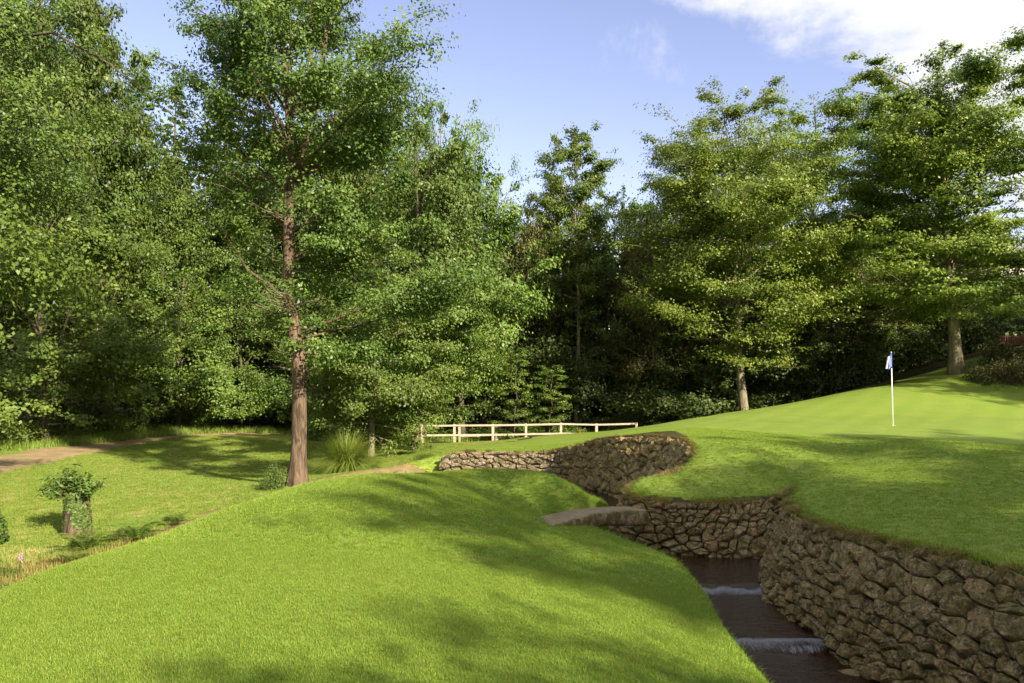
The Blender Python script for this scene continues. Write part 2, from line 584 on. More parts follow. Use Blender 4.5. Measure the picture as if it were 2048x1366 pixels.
def height(x, y, full=False):
    x, y = np.asarray(x, float), np.asarray(y, float)
    xc, yc = np.clip(x, -60, 70), np.clip(y, -20, 100)
    lawn = in_poly(x, y, LAWN_POLY)
    basin = in_poly(x, y, BASIN_POLY)
    dW = poly_dist(x, y, inn)
    zM = fM(x, y)
    bank = water_z(y) - 0.05 + 2.6 * dW
    bank = np.where(x < -3.2, -3.35 + 0.9 * dW, bank)
    k = 0.12
    hM = -np.log(np.exp(-zM / k) + np.exp(-bank / k)) * k
    zO = fO(xc, yc) + 0.025 * hnoise(x, y, 3.0, 3)
    ddo = poly_dist(x, y, dout)
    wall_d = poly_dist(x, y, WALL_TOP)
    ditchbank = -3.45 + 0.9 * ddo
    near_ditch = np.exp(-ddo * 0.0) * (ddo < wall_d)
    hO = np.where(ddo < wall_d + 2, np.minimum(zO, ditchbank + np.clip(4 - wall_d, 0, 4) * 0.0), zO)
    bed = water_z(y) - 0.2 + 0.05 * hnoise(x, y, .6, 9)
    bed = np.where(x < -4.0, -3.42 + 0.03 * hnoise(x, y, .6, 9), bed)
    z = np.where(lawn, hM, np.where(basin, bed, hO))
    far = np.hypot(np.maximum(np.abs(x) - 60, 0), np.maximum(y - 100, 0) + np.maximum(-20 - y, 0))
    z = z + np.where(x < 0, 1, 0.3) * far * 0.06 * np.clip(y / 60, 0, 1)
    if full:
        reg = np.where(lawn, 0, np.where(basin, 1, 2))
        return z, reg
    return z


def gz(x, y):
    return float(height(np.array([x]), np.array([y]))[0])


def axis(lo, hi, fine, flo, fhi, grow=1.13):
    a = list(np.arange(flo, fhi + 1e-6, fine))
    s, v = fine, flo
    left = []
    while v > lo:
        s *= grow
        v -= s
        left.append(v)
    s, v = fine, fhi
    while v < hi:
        s *= grow
        v += s
        a.append(v)
    return np.array(left[::-1] + a)


gx = axis(-420, 420, 0.11, -9.0, 7.0)
gy = axis(-60, 600, 0.13, 3.0, 26.0)
GX, GY = np.meshgrid(gx, gy)
GZ, REG = height(GX, GY, True)
nx, ny = len(gx), len(gy)
# which part of the setting each cell belongs to
cx, cy = (GX[:-1, :-1] + GX[1:, 1:]) / 2, (GY[:-1, :-1] + GY[1:, 1:]) / 2
zmid, rmid = height(cx, cy, True)
GREEN_OUT = [(5.8, -20), (5.8, 0), (5.2, 7), (4.6, 12), (5.3, 15), (3.5, 14), (2.1, 14.5), (4.3, 18), (4.8, 22), (3, 23.6), (-2.8, 24.8), (-3.0, 27), (-1, 31), (3, 36),
             (6, 37), (9, 34), (14, 36.5), (20, 39), (40, 44), (70, 30), (70, -20)]
is_green = in_poly(cx, cy, [tuple(p) for p in GREEN_OUT])
BANK_POLY = [(-7.4, -20), (-7, 12), (-5, 19), (-4.7, 23), (-2.6, 24.7), (-3, 27), (-1, 31), (1, 35), (1, 38.2), (-8, 38.8), (-13, 39.5), (-17, 37), (-21, 31), (-23, 24), (-24, 10), (-24, -20)]
is_bank = in_poly(cx, cy, BANK_POLY)
kind = np.where(rmid == 0, 0, np.where(rmid == 1, 1, np.where(is_green, 2, np.where(is_bank, 3, 4))))
ddc = poly_dist(cx, cy, dout)
kind = np.where((kind == 3) & (ddc < 0.75 + 0.5 * hnoise(cx, cy, 1.3, 31)) & (cy > 7) & (cy < 24.6), 5, kind)
cell_top = np.maximum(np.maximum(GZ[:-1, :-1], GZ[1:, 1:]), np.maximum(GZ[:-1, 1:], GZ[1:, :-1]))
kind = np.where((kind == 1) & (cell_top > -2.75) & (cx > -4), 5, kind)


def terrain_part(name, code, mat, label):
    jj, ii = np.nonzero(kind == code)
    v = np.stack([jj * nx + ii, jj * nx + ii + 1, (jj + 1) * nx + ii + 1, (jj + 1) * nx + ii], 1)
    used, inv = np.unique(v.ravel(), return_inverse=True)
    co = np.stack([GX.ravel()[used], GY.ravel()[used], GZ.ravel()[used]], 1)
    me = bpy.data.meshes.new(name)
    me.vertices.add(len(used))
    me.vertices.foreach_set('co', co.astype(np.float32).ravel())
    me.loops.add(len(inv))
    me.loops.foreach_set('vertex_index', inv.astype(np.int32))
    me.polygons.add(len(v))
    me.polygons.foreach_set('loop_start', np.arange(0, len(inv), 4, dtype=np.int32))
    me.polygons.foreach_set('loop_total', np.full(len(v), 4, dtype=np.int32))
    me.polygons.foreach_set('use_smooth', np.ones(len(v), bool))
    me.update(calc_edges=True)
    o = mesh_obj(name, me, mat)
    return tag(o, label, None, None, 'structure')


t = NT('stream_bed_mud')
n = t.noise(5, 5, 0.6)
t.principled(t.ramp(n, [(0.3, (0.022, 0.012, 0.006)), (0.7, (0.075, 0.045, 0.022))]), 0.6, 0.4, t.bump(n, 0.8, 0.08))
M['bed'] = t.m
t = NT('forest_floor_litter')
n = t.noise(2.5, 6, 0.65)
t.principled(t.ramp(n, [(0.3, (0.02, 0.022, 0.008)), (0.55, (0.05, 0.045, 0.018)), (0.75, (0.05, 0.075, 0.015))]), 0.95, 0.1, t.bump(n, 1, 0.1))
M['litter'] = t.m

lawn = terrain_part('lawn', 0, M['lawn'], 'smooth mown lawn mound in the foreground')
terrain_part('stream_bed', 1, M['bed'], 'dark muddy bed of the stream')
green = terrain_part('golf_green', 2, M['green'], 'close mown golf green above the stone walls')
bank = terrain_part('grass_bank', 3, M['rough'], 'grassy bank beyond the ditch with dry patches')
terrain_part('ditch_bank', 5, M['ditch'], 'worn brown soil along the ditch edge and under the turf of the wall crests')
terrain_part('forest_floor', 4, M['litter'], 'shaded ground under the trees')


# ------------------------------------------------------------------ footpath
PATH = smooth_line([W(-120, 955, 2.95), W(0, 926, 2.98), W(110, 905, 3.0), W(240, 884, 3.05), W(360, 870, 3.1), W(470, 863.5, 3.15), W(560, 864, 3.25), W(640, 868, 3.3)], 0.5)
PATH = [tuple(p) for p in PATH]
pv, pf = [], []
for i, p in enumerate(PATH):
    a = np.array(PATH[max(i - 1, 0)][:2])
    b = np.array(PATH[min(i + 1, len(PATH) - 1)][:2])
    d = (b - a) / np.linalg.norm(b - a)
    nrm = np.array((-d[1], d[0]))
    for k, s in enumerate(np.linspace(-1, 1, 9)):
        w = 1.3 + 0.1 * math.sin(i * 0.9) + 0.06 * math.sin(i * 2.3 + 1)
        q = np.array(p[:2]) + nrm * s * w
        pv.append((q[0], q[1], gz(q[0], q[1]) + 0.03 - (0.05 if k in (0, 8) else 0)))
    if i:
        for k in range(8):
            a0 = (i - 1) * 9 + k
            pf.append((a0, a0 + 1, a0 + 10, a0 + 9))
t = NT('path_gravel')
n = t.noise(1.8, 6, 0.65)
f = t.noise(30, 4, 0.7)
c = t.ramp(n, [(0.35, (0.27, 0.18, 0.10)), (0.6, (0.40, 0.28, 0.16)), (0.75, (0.33, 0.19, 0.09))])
c = t.mix(t.math('MULTIPLY', f, 0.4), c, (0.1, 0.07, 0.05))
t.principled(c, 0.95, 0.15, t.bump(f, 0.6, 0.02))
M['path'] = t.m
tag(mesh_obj('footpath', pymesh('footpath', pv, pf, True), M['path']), 'narrow brown footpath curving along the foot of the wood', None, None, 'structure')

# ------------------------------------------------------------------ stream water
ys_in = [p for p in inn if p[1] > -2]
# strips across the channel: sample the channel by a grid clipped to it
wx = np.arange(-4.4, 5.4, 0.08)
wy = np.concatenate([np.arange(-2, 8.8, 0.2), np.arange(8.8, 12.0, 0.04), np.arange(12.0, 24.6, 0.15)])
WX, WYg = np.meshgrid(wx, wy)
Z = water_z(WYg, WX)
wcx, wcy = (WX[:-1, :-1] + WX[1:, 1:]) / 2, (WYg[:-1, :-1] + WYg[1:, 1:]) / 2
wd_in = poly_dist(wcx, wcy, inn)
chan = in_poly(wcx, wcy, BASIN_POLY) & (~in_poly(wcx, wcy, LAWN_POLY) | (wd_in < 0.3)) & (wcx > -4.3)
jj, ii = np.nonzero(chan)
nwx = len(wx)
v = np.stack([jj * nwx + ii, jj * nwx + ii + 1, (jj + 1) * nwx + ii + 1, (jj + 1) * nwx + ii], 1)
used, inv = np.unique(v.ravel(), return_inverse=True)
wme = bpy.data.meshes.new('stream')
wme.from_pydata([(float(a), float(b), float(c)) for a, b, c in zip(WX.ravel()[used], WYg.ravel()[used], Z.ravel()[used])], [], inv.reshape(-1, 4).tolist())
wme.polygons.foreach_set('use_smooth', [True] * len(wme.polygons))
t = NT('stream_water')
n1_ = t.noise(4.5, 4, 0.6, vscale=(1.0, 2.2, 1.0))
n2_ = t.noise(18, 3, 0.6, vscale=(1.0, 1.8, 1.0))
sx = t.n.new('ShaderNodeSeparateXYZ')
t.l.new(t.pos, sx.inputs[0])
# broken white water where the stream drops over each weir
def band(yc, w0, w1):
    d = t.math('SUBTRACT', sx.outputs['Y'], yc)
    up = t.math('SUBTRACT', 1.0, t.math('DIVIDE', t.math('MAXIMUM', d, 0.0), w0), clamp=True)
    dn = t.math('SUBTRACT', 1.0, t.math('DIVIDE', t.math('MAXIMUM', t.math('MULTIPLY', d, -1.0), 0.0), w1), clamp=True)
    return t.math('MULTIPLY', up, dn)
foam = t.math('MAXIMUM', band(11.4, 0.12, 0.36), band(9.4, 0.12, 0.4))
foam = t.math('MULTIPLY', foam, 0.8)
nzs = t.n.new('ShaderNodeSeparateXYZ')
t.l.new(t.geo.outputs['Normal'], nzs.inputs[0])
streak = t.noise(9, 5, 0.75, vscale=(4.0, 0.7, 1), dist=0.6)
foam = t.math('MAXIMUM', foam, t.math('MULTIPLY', t.ramp(nzs.outputs['Z'], [(0.86, 1.0), (0.98, 0.0)]), t.ramp(streak, [(0.35, 0.45), (0.62, 1.0)])))
foam = t.math('MAXIMUM', foam, band(14.3, 0.3, 0.5))
fn = t.noise(15, 6, 0.8, vscale=(1.6, 1.0, 1), dist=1.0)
foam = t.ramp(t.math('MULTIPLY', foam, t.math('ADD', fn, 0.35)), [(0.42, 0.0), (0.74, 1.0)])
col = t.mix(foam, (0.022, 0.011, 0.005), (0.17, 0.175, 0.21))
hgt = t.math('ADD', n1_, t.math('MULTIPLY', n2_, 0.4))
t.principled(col, t.math('ADD', 0.08, t.math('MULTIPLY', foam, 0.5)), 0.12, t.bump(hgt, 0.45, 0.05))
M['water'] = t.m
tag(mesh_obj('stream', wme, M['water']), 'dark peaty stream dropping over low weirs between wall and lawn', None, None, 'structure')


# ------------------------------------------------------------------ dry stone walls
def stone_material(name, tones, mossc, moss_amt, spots=0.6):
    t = NT(name)
    r = t.obj_random()
    base = t.ramp(r, [(i / (len(tones) - 1), c) for i, c in enumerate(tones)])
    n = t.noise(7, 7, 0.75, dist=0.5)
    f = t.noise(28, 5, 0.75)
    col = t.mix(t.ramp(n, [(0.38, 0.9), (0.55, 0.0)]), base, (0.03, 0.02, 0.008))
    col = t.mix(t.math('MULTIPLY', t.ramp(f, [(0.5, 0.0), (0.62, 1.0)]), spots), col, (0.78, 0.64, 0.42))
    mo = t.noise(5.0, 6, 0.75, dist=0.8)
    col = t.mix(t.math('MULTIPLY', t.ramp(mo, [(0.44, 0.0), (0.56, 1.0)]), moss_amt), col, mossc)
    lich = t.noise(11, 5, 0.7, dist=1.2)
    col = t.mix(t.math('MULTIPLY', t.ramp(lich, [(0.6, 0.0), (0.66, 1.0)]), 0.6), col, (0.6, 0.56, 0.38))
    hg = t.math('ADD', t.math('MULTIPLY', n, 1.6), t.math('MULTIPLY', f, 0.5))
    t.principled(col, 0.85, 0.3, t.bump(hg, 1.0, 0.11))
    return t.m


M['stone'] = stone_material('wall_stone_mossy', [(0.36, 0.225, 0.085), (0.50, 0.335, 0.14), (0.25, 0.18, 0.07), (0.58, 0.42, 0.2), (0.36, 0.28, 0.12), (0.45, 0.26, 0.10)], (0.19, 0.165, 0.035), 0.6)
M['stone_pale'] = stone_material('wall_stone_dry', [(0.34, 0.24, 0.13), (0.42, 0.31, 0.18), (0.28, 0.21, 0.12), (0.52, 0.43, 0.3), (0.34, 0.26, 0.16)], (0.14, 0.12, 0.035), 0.5)
t = NT('wall_earth')
n = t.noise(14, 5, 0.7)
t.principled(t.ramp(n, [(0.3, (0.010, 0.008, 0.004)), (0.7, (0.045, 0.035, 0.018))]), 1.0, 0.1, t.bump(n, 1, 0.06))
M['earth'] = t.m


def clip_poly(poly, nx_, ny_, c):
    """keep the side n.p <= c"""
    out = []
    for i in range(len(poly)):
        a, b = poly[i], poly[(i + 1) % len(poly)]
        da, db = a[0] * nx_ + a[1] * ny_ - c, b[0] * nx_ + b[1] * ny_ - c
        if da <= 0:
            out.append(a)
        if (da < 0 < db) or (db < 0 < da):
            s = da / (da - db)
            out.append((a[0] + (b[0] - a[0]) * s, a[1] + (b[1] - a[1]) * s))
    return out


def build_wall(name, label, base, top, zbase, course, width, mat, seed, y_min=-99, keep_all_from=None, big=1.0):
    r = np.random.RandomState(seed)
    nseg = 60
    sb = np.concatenate([[0], np.cumsum(np.linalg.norm(np.diff(base[:, :2], axis=0), axis=1))])
    st = np.concatenate([[0], np.cumsum(np.linalg.norm(np.diff(top[:, :2], axis=0), axis=1))])
    sm = (sb + st) / 2
    L = sm[-1]

    def at(u, v):
        B = np.array([np.interp(u, sm, base[:, k]) for k in range(2)])
        T = np.array([np.interp(u, sm, top[:, k]) for k in range(3)])
        zb = zbase(B[1]) - 0.28
        bow = 0.10 * math.sin(math.pi * v)       # the face bellies out a little
        p = np.array([B[0] + (T[0] - B[0]) * v, B[1] + (T[1] - B[1]) * v, zb + (T[2] - zb) * v])
        d = np.array([B[0] - T[0], B[1] - T[1]])
        d = d / (np.linalg.norm(d) + 1e-6)
        p[:2] += d * bow
        return p

    def frame(u, v):
        du = at(min(u + .15, L), v) - at(max(u - .15, 0), v)
        dv = at(u, min(v + .08, 1)) - at(u, max(v - .08, 0))
        nn = np.cross(dv, du)
        n_ = nn / np.linalg.norm(nn)
        d = at(u, 0) - at(u, 1)
        if n_[0] * d[0] + n_[1] * d[1] < 0:
            n_ = -n_
        return n_

    Hm = np.mean([np.linalg.norm(at(u, 1) - at(u, 0)) for u in np.linspace(0, L, 20)])
    rows = max(3, int(round(Hm / course)))
    root = thing(name, label, 'stone wall', tuple(at(L / 2, 0)))
    ro = np.array(root.location)
    # the earth that shows dark in the joints
    ev, ef = [], []
    for i in range(nseg + 1):
        for k in range(9):
            u, v = L * i / nseg, k / 8
            ev.append(at(u, v * 0.96) - frame(u, v) * 0.10 - ro)
            if i and k:
                q = (i - 1) * 9 + k - 1
                ef.append((q, q + 1, q + 10, q + 9))
    mesh_obj('earth_core', pymesh('earth_core', ev, ef, True), M['earth'], root)
    # seeds in staggered courses of uneven height, each cell becoming one stone
    hs = r.uniform(.55, 1.6, rows)
    hs[0] *= 1.25
    ycuts = np.concatenate([[0], np.cumsum(hs)]) / hs.sum() * Hm
    seeds = []
    for k in range(rows):
        x = -r.uniform(0, width)
        ww = width * (hs[k] ** 0.5) * r.uniform(.85, 1.15)
        while x < L + width * .3:
            w_ = ww * r.choice([.5, .7, .95, 1.3, 1.9], p=[.2, .2, .25, .2, .15]) * r.uniform(.85, 1.15)
            h_ = ycuts[k + 1] - ycuts[k]
            yy = (ycuts[k] + ycuts[k + 1]) / 2 + r.uniform(-.3, .3) * h_
            if w_ > width * .9 and h_ > course * 1.1 and r.rand() < .3:
                seeds.append((x + w_ / 2 + r.uniform(-.1, .1) * w_, yy - h_ * .25))
                seeds.append((x + w_ / 2 + r.uniform(-.2, .2) * w_, yy + h_ * .28))
            else:
                seeds.append((x + w_ / 2, yy))
            x += w_
    seeds = np.array(seeds)
    sy = 1.25          # stones lie longer than high
    S = seeds * (1, sy)
    stones = []
    for i, (sx_, sy_) in enumerate(S):
        if not (0.0 < sx_ < L):
            continue
        poly = [(max(0, sx_ - 1.2), 0), (min(L, sx_ + 1.2), 0), (min(L, sx_ + 1.2), Hm * sy), (max(0, sx_ - 1.2), Hm * sy)]
        dist = np.hypot(S[:, 0] - sx_, S[:, 1] - sy_)
        for j in np.argsort(dist)[1:14]:
            nx_, ny_ = S[j] - (sx_, sy_)
            mx, my = (S[j] + (sx_, sy_)) / 2
            poly = clip_poly(poly, nx_, ny_, nx_ * mx + ny_ * my)
            if len(poly) < 3:
                break
        if len(poly) < 3:
            continue
        P = np.array(poly) / (1, sy)
        A = 0.5 * abs(np.sum(P[:, 0] * np.roll(P[:, 1], -1) - P[:, 1] * np.roll(P[:, 0], -1)))
        if A < 0.15 * course * width:
            continue
        stones.append((A, P))
    cnt = 0
    for A, P in stones:
        c = P.mean(0)
        # round the corners
        Q = []
        for a in range(len(P)):
            p0, p1 = P[a], P[(a + 1) % len(P)]
            if np.linalg.norm(p1 - p0) < 0.03 * big:
                Q.append((p0 + p1) / 2)
                continue
            cut = r.uniform(.06, .2)
            Q += [p0 + (p1 - p0) * cut, p0 + (p1 - p0) * (1 - cut)]
        Q = np.array(Q)
        R = np.linalg.norm(Q - c, axis=1).mean()
        gap = 0.012 * big
        dep = r.uniform(.75, 1.25) * min(0.3 * R, 0.075 * big)
        proud = r.uniform(-.03, .04) * big
        tilt = r.uniform(-.3, .3, 2)
        m = len(Q)
        vs = []
        fr = frame(c[0], c[1] / Hm)
        for sc_, dd, nz in ((1.0, -0.16 * big, 0.0), (1.0, -0.03 * big, .05), (.92, .70 * dep, .13), (.62, dep, .17)):
            for q in Q:
                rel = q - c
                ln = np.linalg.norm(rel) + 1e-6
                s = sc_ * max(0.2, (ln - gap) / ln) * (1 + r.uniform(-nz, nz) * .7)
                uv = c + rel * s
                p = at(min(max(uv[0], 0), L), min(max(uv[1] / Hm, -0.02), 1.03))
                off = dd + proud + (tilt[0] * rel[0] + tilt[1] * rel[1]) * sc_ * (dd > -.1) + r.uniform(-nz, nz) * .14 * big
                vs.append(p + fr * off)
        p = at(c[0], min(c[1] / Hm, 1))
        vs.append(p + fr * (dep * r.uniform(.85, 1.2) + proud))
        vs = np.array(vs)
        ctr = vs.mean(0)
        fs = []
        for k in range(3):
            for a in range(m):
                b = (a + 1) % m
                fs.append((k * m + a, k * m + b, (k + 1) * m + b, (k + 1) * m + a))
        for a in range(m):
            fs.append((3 * m + a, 3 * m + (a + 1) % m, 4 * m))
        me = pymesh('stone', vs - ctr, fs, False)
        # fix winding so that the face looks out of the wall
        if me.polygons[-1].normal.dot(Vector(fr)) < 0:
            me.flip_normals()
        o = mesh_obj('stone', me, mat if not callable(mat) else mat(ctr, r), root, tuple(ctr - ro))
        cnt += 1
    print(name, 'stones', cnt, 'L', round(L, 1), 'H', round(Hm, 2))
    return root


near_sel = bn[:, 1] > 4.7
near_vis_b, near_vis_t = bn[near_sel], tn[near_sel]
build_wall('stone_wall', 'tall battered dry stone wall nearest the camera, running down the right bank of the stream', near_vis_b, near_vis_t, lambda y: water_z(y), 0.16, 0.23, M['stone'], 11)
build_wall('stone_wall', 'short mossy dry stone wall behind the slab footbridge, in shade', bm, tm, lambda y: water_z(y), 0.125, 0.25, M['stone'], 5)


def far_mat(c, r):
    return M['stone_pale'] if (c[0] < 1.5 + r.uniform(-.3, .3)) else M['stone']


build_wall('stone_wall', 'low curved dry stone wall beyond the lawn mound, its left half sunlit', bf[:int(len(bf) * .86)], tf[:int(len(tf) * .86)], lambda y: water_z(y), 0.185, 0.38, far_mat, 8, big=1.15)

# ------------------------------------------------------------------ stone slab footbridge
sl_a, sl_b = np.array([0.36, 11.5, -2.30]), np.array([2.22, 13.5, -2.43])
ax_ = (sl_b - sl_a)
Ls = np.linalg.norm(ax_)
ax_ /= Ls
sd = np.cross(ax_, (0, 0, 1))
sd /= np.linalg.norm(sd)
if sd[0] < 0:
    sd = -sd
t = NT('slab_stone')
n = t.noise(7, 6, 0.7)
f = t.noise(20, 5, 0.75)
c = t.ramp(n, [(0.3, (0.2, 0.14, 0.07)), (0.6, (0.42, 0.32, 0.2)), (0.75, (0.2, 0.18, 0.06))])
c = t.mix(t.math('MULTIPLY', t.ramp(f, [(0.5, 0.0), (0.75, 1.0)]), 0.5), c, (0.45, 0.4, 0.3))
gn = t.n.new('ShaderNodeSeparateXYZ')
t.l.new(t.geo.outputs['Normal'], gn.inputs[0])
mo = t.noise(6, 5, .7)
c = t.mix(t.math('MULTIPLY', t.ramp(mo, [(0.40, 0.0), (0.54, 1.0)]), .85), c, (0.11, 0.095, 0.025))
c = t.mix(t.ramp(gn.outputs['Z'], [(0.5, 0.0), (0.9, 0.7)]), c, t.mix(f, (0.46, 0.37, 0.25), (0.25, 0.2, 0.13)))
t.principled(c, 0.92, 0.2, t.bump(t.math('ADD', t.math('MULTIPLY', n, 2.0), f), 1.0, 0.06))
sv, sf = [], []
NS, NR = 18, 14
for i in range(NS + 1):
    s = i / NS
    thick = 0.165 + 0.04 * s + 0.012 * math.sin(s * 9)
    wid = 0.27 + 0.015 * math.sin(s * 6 + 1)
    top_z = 0.075 * math.sin(math.pi * s)
    for k in range(NR):
        th = 2 * math.pi * (k + .5) / NR
        cx_, cz_ = math.cos(th), math.sin(th)
        e = 0.32
        px_ = math.copysign(abs(cx_) ** e, cx_) * wid
        pz_ = math.copysign(abs(cz_) ** e, cz_) * thick * .72
        p = sl_a + ax_ * Ls * s + sd * px_ + np.array([0, 0, top_z - thick * .72 + pz_])
        p += np.array([random.uniform(-.008, .008) for _ in range(3)])
        sv.append(p - sl_a)
    if i:
        for k in range(NR):
            k2 = (k + 1) % NR
            sf.append(((i - 1) * NR + k, (i - 1) * NR + k2, i * NR + k2, i * NR + k))
sf.append(tuple(range(NR)))
sf.append(tuple(reversed(range(NS * NR, NS * NR + NR))))
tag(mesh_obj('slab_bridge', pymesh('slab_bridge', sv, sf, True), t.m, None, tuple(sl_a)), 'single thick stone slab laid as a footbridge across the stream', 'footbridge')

# ------------------------------------------------------------------ post and rail fences
t = NT('fence_timber')
n = t.noise(5, 5, 0.6, vec=t.co, vscale=(1, 1, 1))
g = t.noise(60, 3, 0.6, vec=t.co, vscale=(.15, 1, 1))
c = t.ramp(n, [(0.3, (0.36, 0.28, 0.2)), (0.7, (0.56, 0.46, 0.35))])
c = t.mix(t.math('MULTIPLY', g, 0.35), c, (0.22, 0.16, 0.1))
t.principled(c, 0.8, 0.25, t.bump(g, 0.4, 0.01))
M['timber'] = t.m


def post_rail(label, pts, rails, post_w=0.12, rail_h=0.085):
    root = thing('post_and_rail_fence', label, 'fence', pts[0][:3])
    o0 = Vector(pts[0][:3])
    for (x, y, zb, zt) in pts:
        zb = min(zb, gz(x, y)) - 0.1
        mb = MB().box((0, 0, (zt - zb) / 2), (post_w, post_w, zt - zb), jitter=0.006)
        mb.build('post', M['timber'], root, loc=tuple(Vector((x, y, zb)) - o0))
    for a, b in zip(pts[:-1], pts[1:]):
        for lv, (fr_) in enumerate(rails):
            pa = Vector((a[0], a[1] - .075, a[3] - fr_))
            pb = Vector((b[0], b[1] - .075, b[3] - fr_))
            d = pb - pa
            rot = d.to_track_quat('X', 'Z').to_matrix()
            MB().box((0, 0, 0), (d.length + .05, 0.04, rail_h), rot, jitter=0.004).build('rail', M['timber'], root, loc=tuple((pa + pb) / 2 - o0))
    return root


FY = 38.0
posts = []
for px, yt, yb in ((844, 849, 882), (909, 848.5, 882), (986, 848, 880), (1052, 847, 869), (1122, 845.5, 862), (1193, 847, 866), (1273, 845, 853)):
    y = FY + (px - 844) / 430 * 1.5
    q = WY(px, yt, y)
    posts.append((q[0], y, WY(px, yb, y)[2], q[2]))
post_rail('pale timber post and rail fence across the stream beyond the far stone wall', posts, (0.06, 0.55))
posts2 = []
for px, yt, yb in ((919, 854, 879), (993, 853, 878)):
    y = FY + 3.0
    q = WY(px, yt, y)
    posts2.append((q[0], y, WY(px, yb, y)[2], q[2]))
post_rail('short weathered timber rail seen through the long pale fence', posts2, (0.48,), 0.13)

# ------------------------------------------------------------------ flagstick
fx, fy, _ = W(1786, 850, 1.54)
fz = gz(fx, fy)
t = NT('flagstick_white')
t.principled((0.8, 0.78, 0.7), 0.4, 0.5)
M['pole'] = t.m
t = NT('flagstick_blue')
t.principled((0.05, 0.09, 0.45), 0.5, 0.4)
M['blue'] = t.m
flag = thing('golf_flag', 'golf flagstick with limp blue and white flag standing in the hole on the green', 'golf flag', (fx, fy, fz))
lean = -0.055
MB().tube([(0, 0, -0.15), (lean * .78, 0, 1.68)], [0.016, 0.014], 10).build('pole', M['pole'], flag, True)
MB().tube([(lean * .78, 0, 1.68), (lean, 0, 2.12)], [0.019, 0.019], 10).build('sleeve', M['blue'], flag, True)
MB().tube([(lean, 0, 2.12), (lean, 0, 2.16)], [0.013, 0.008], 10).build('tip', M['pole'], flag, True)
t = NT('flag_cloth')
uvn = t.n.new('ShaderNodeUVMap')
sxx = t.n.new('ShaderNodeSeparateXYZ')
t.l.new(uvn.outputs[0], sxx.inputs[0])
patt = t.ramp(sxx.outputs['X'], [(0.30, (0.72, 0.74, 0.8)), (0.34, (0.05, 0.09, 0.45)), (0.52, (0.05, 0.09, 0.45)), (0.56, (0.72, 0.74, 0.8))])
t.principled(patt, 0.7, 0.2)
fv, ff, uv = [], [], []
NU, NV = 16, 8
for i in range(NU + 1):
    u = i / NU
    for k in range(NV + 1):
        v = k / NV
        # hangs limp: folds gather close to the pole and the free end droops
        x = -0.015 - 0.16 * u * (0.55 + .45 * (v if u > .5 else 1)) + 0.03 * math.sin(u * 15) * (.4 + v)
        yy = -0.05 * math.cos(u * 15) * (.3 + .7 * u)
        z = 2.09 - v * (0.36) - 0.13 * u ** 1.2 - 0.05 * math.sin(u * 5)
        fv.append((lean + x, yy, z))
        uv.append((u, v))
        if i and k:
            q = (i - 1) * (NV + 1) + k - 1
            ff.append((q, q + 1, q + NV + 2, q + NV + 1))
me = pymesh('flag_cloth', fv, ff, True)
ul = me.uv_layers.new(name='UVMap')
for lp in me.loops:
    ul.data[lp.index].uv = uv[lp.vertex_index]
mesh_obj('flag_cloth', me, t.m, flag)
# the hole's rim
MB().tube([(0, 0, -0.02), (0, 0, 0.004)], [0.054, 0.054], 16).build('hole_cup', M['pole'], flag, True)
# small red marker stake near the fence
mx, my, _ = W(1160, 868, 2.6)
t = NT('marker_red')
t.principled((0.35, 0.06, 0.03), 0.6, 0.3)
st = thing('marker_stake', 'tiny red marker stake in the grass before the pale fence', 'stake', (mx, my, gz(mx, my)))
MB().box((0, 0, 0.06), (0.04, 0.04, 0.22)).build('shaft', t.m, st)
MB().tube([(0, 0, 0.17), (0, 0, 0.2)], [0.03, 0.01], 6).build('cap', t.m, st)

# ------------------------------------------------------------------ foliage
M['leaf_alder'] = leaf_material('leaf_alder', (0.032, 0.066, 0.009), (0.08, 0.132, 0.02), (0.165, 0.225, 0.05), 0.27, 0.42)
M['leaf_fresh'] = leaf_material('leaf_fresh', (0.045, 0.09, 0.012), (0.105, 0.165, 0.026), (0.195, 0.255, 0.055), 0.3, 0.44)
M['leaf_beech'] = leaf_material('leaf_beech', (0.045, 0.09, 0.01), (0.125, 0.19, 0.022), (0.25, 0.295, 0.05), 0.3, 0.42)
M['leaf_wood'] = leaf_material('leaf_wood', (0.03, 0.06, 0.009), (0.078, 0.122, 0.018), (0.145, 0.195, 0.036), 0.27, 0.46)
M['leaf_olive'] = leaf_material('leaf_olive', (0.07, 0.075, 0.018), (0.13, 0.13, 0.034), (0.21, 0.2, 0.07), 0.28, 0.5)
M['leaf_shaded'] = leaf_material('leaf_shaded', (0.024, 0.042, 0.008), (0.048, 0.074, 0.014), (0.085, 0.115, 0.024), 0.2, 0.5)  # darker leaf copy: the deep shade of the wood is put into the colour
M['needle'] = leaf_material('needle_spruce', (0.04, 0.075, 0.02), (0.08, 0.13, 0.035), (0.13, 0.18, 0.055), 0.2, 0.6)
M['leaf_laurel'] = leaf_material('leaf_laurel', (0.03, 0.06, 0.01), (0.07, 0.12, 0.02), (0.12, 0.17, 0.035), 0.15, 0.5)
M['leaf_heather'] = leaf_material('leaf_heather', (0.035, 0.04, 0.012), (0.06, 0.07, 0.02), (0.10, 0.085, 0.03), 0.2, 0.6)
M['grass_blade'] = leaf_material('grass_blade', (0.11, 0.185, 0.018), (0.175, 0.26, 0.028), (0.27, 0.33, 0.055), 0.35, 0.5, 0.4)
M['grass_tall'] = leaf_material('grass_tall', (0.12, 0.19, 0.022), (0.19, 0.265, 0.038), (0.29, 0.33, 0.08), 0.35, 0.5, 0.4)
M['grass_dry'] = leaf_material('grass_dry', (0.14, 0.11, 0.025), (0.24, 0.18, 0.05), (0.36, 0.27, 0.11), 0.2, 0.8, 0.4)
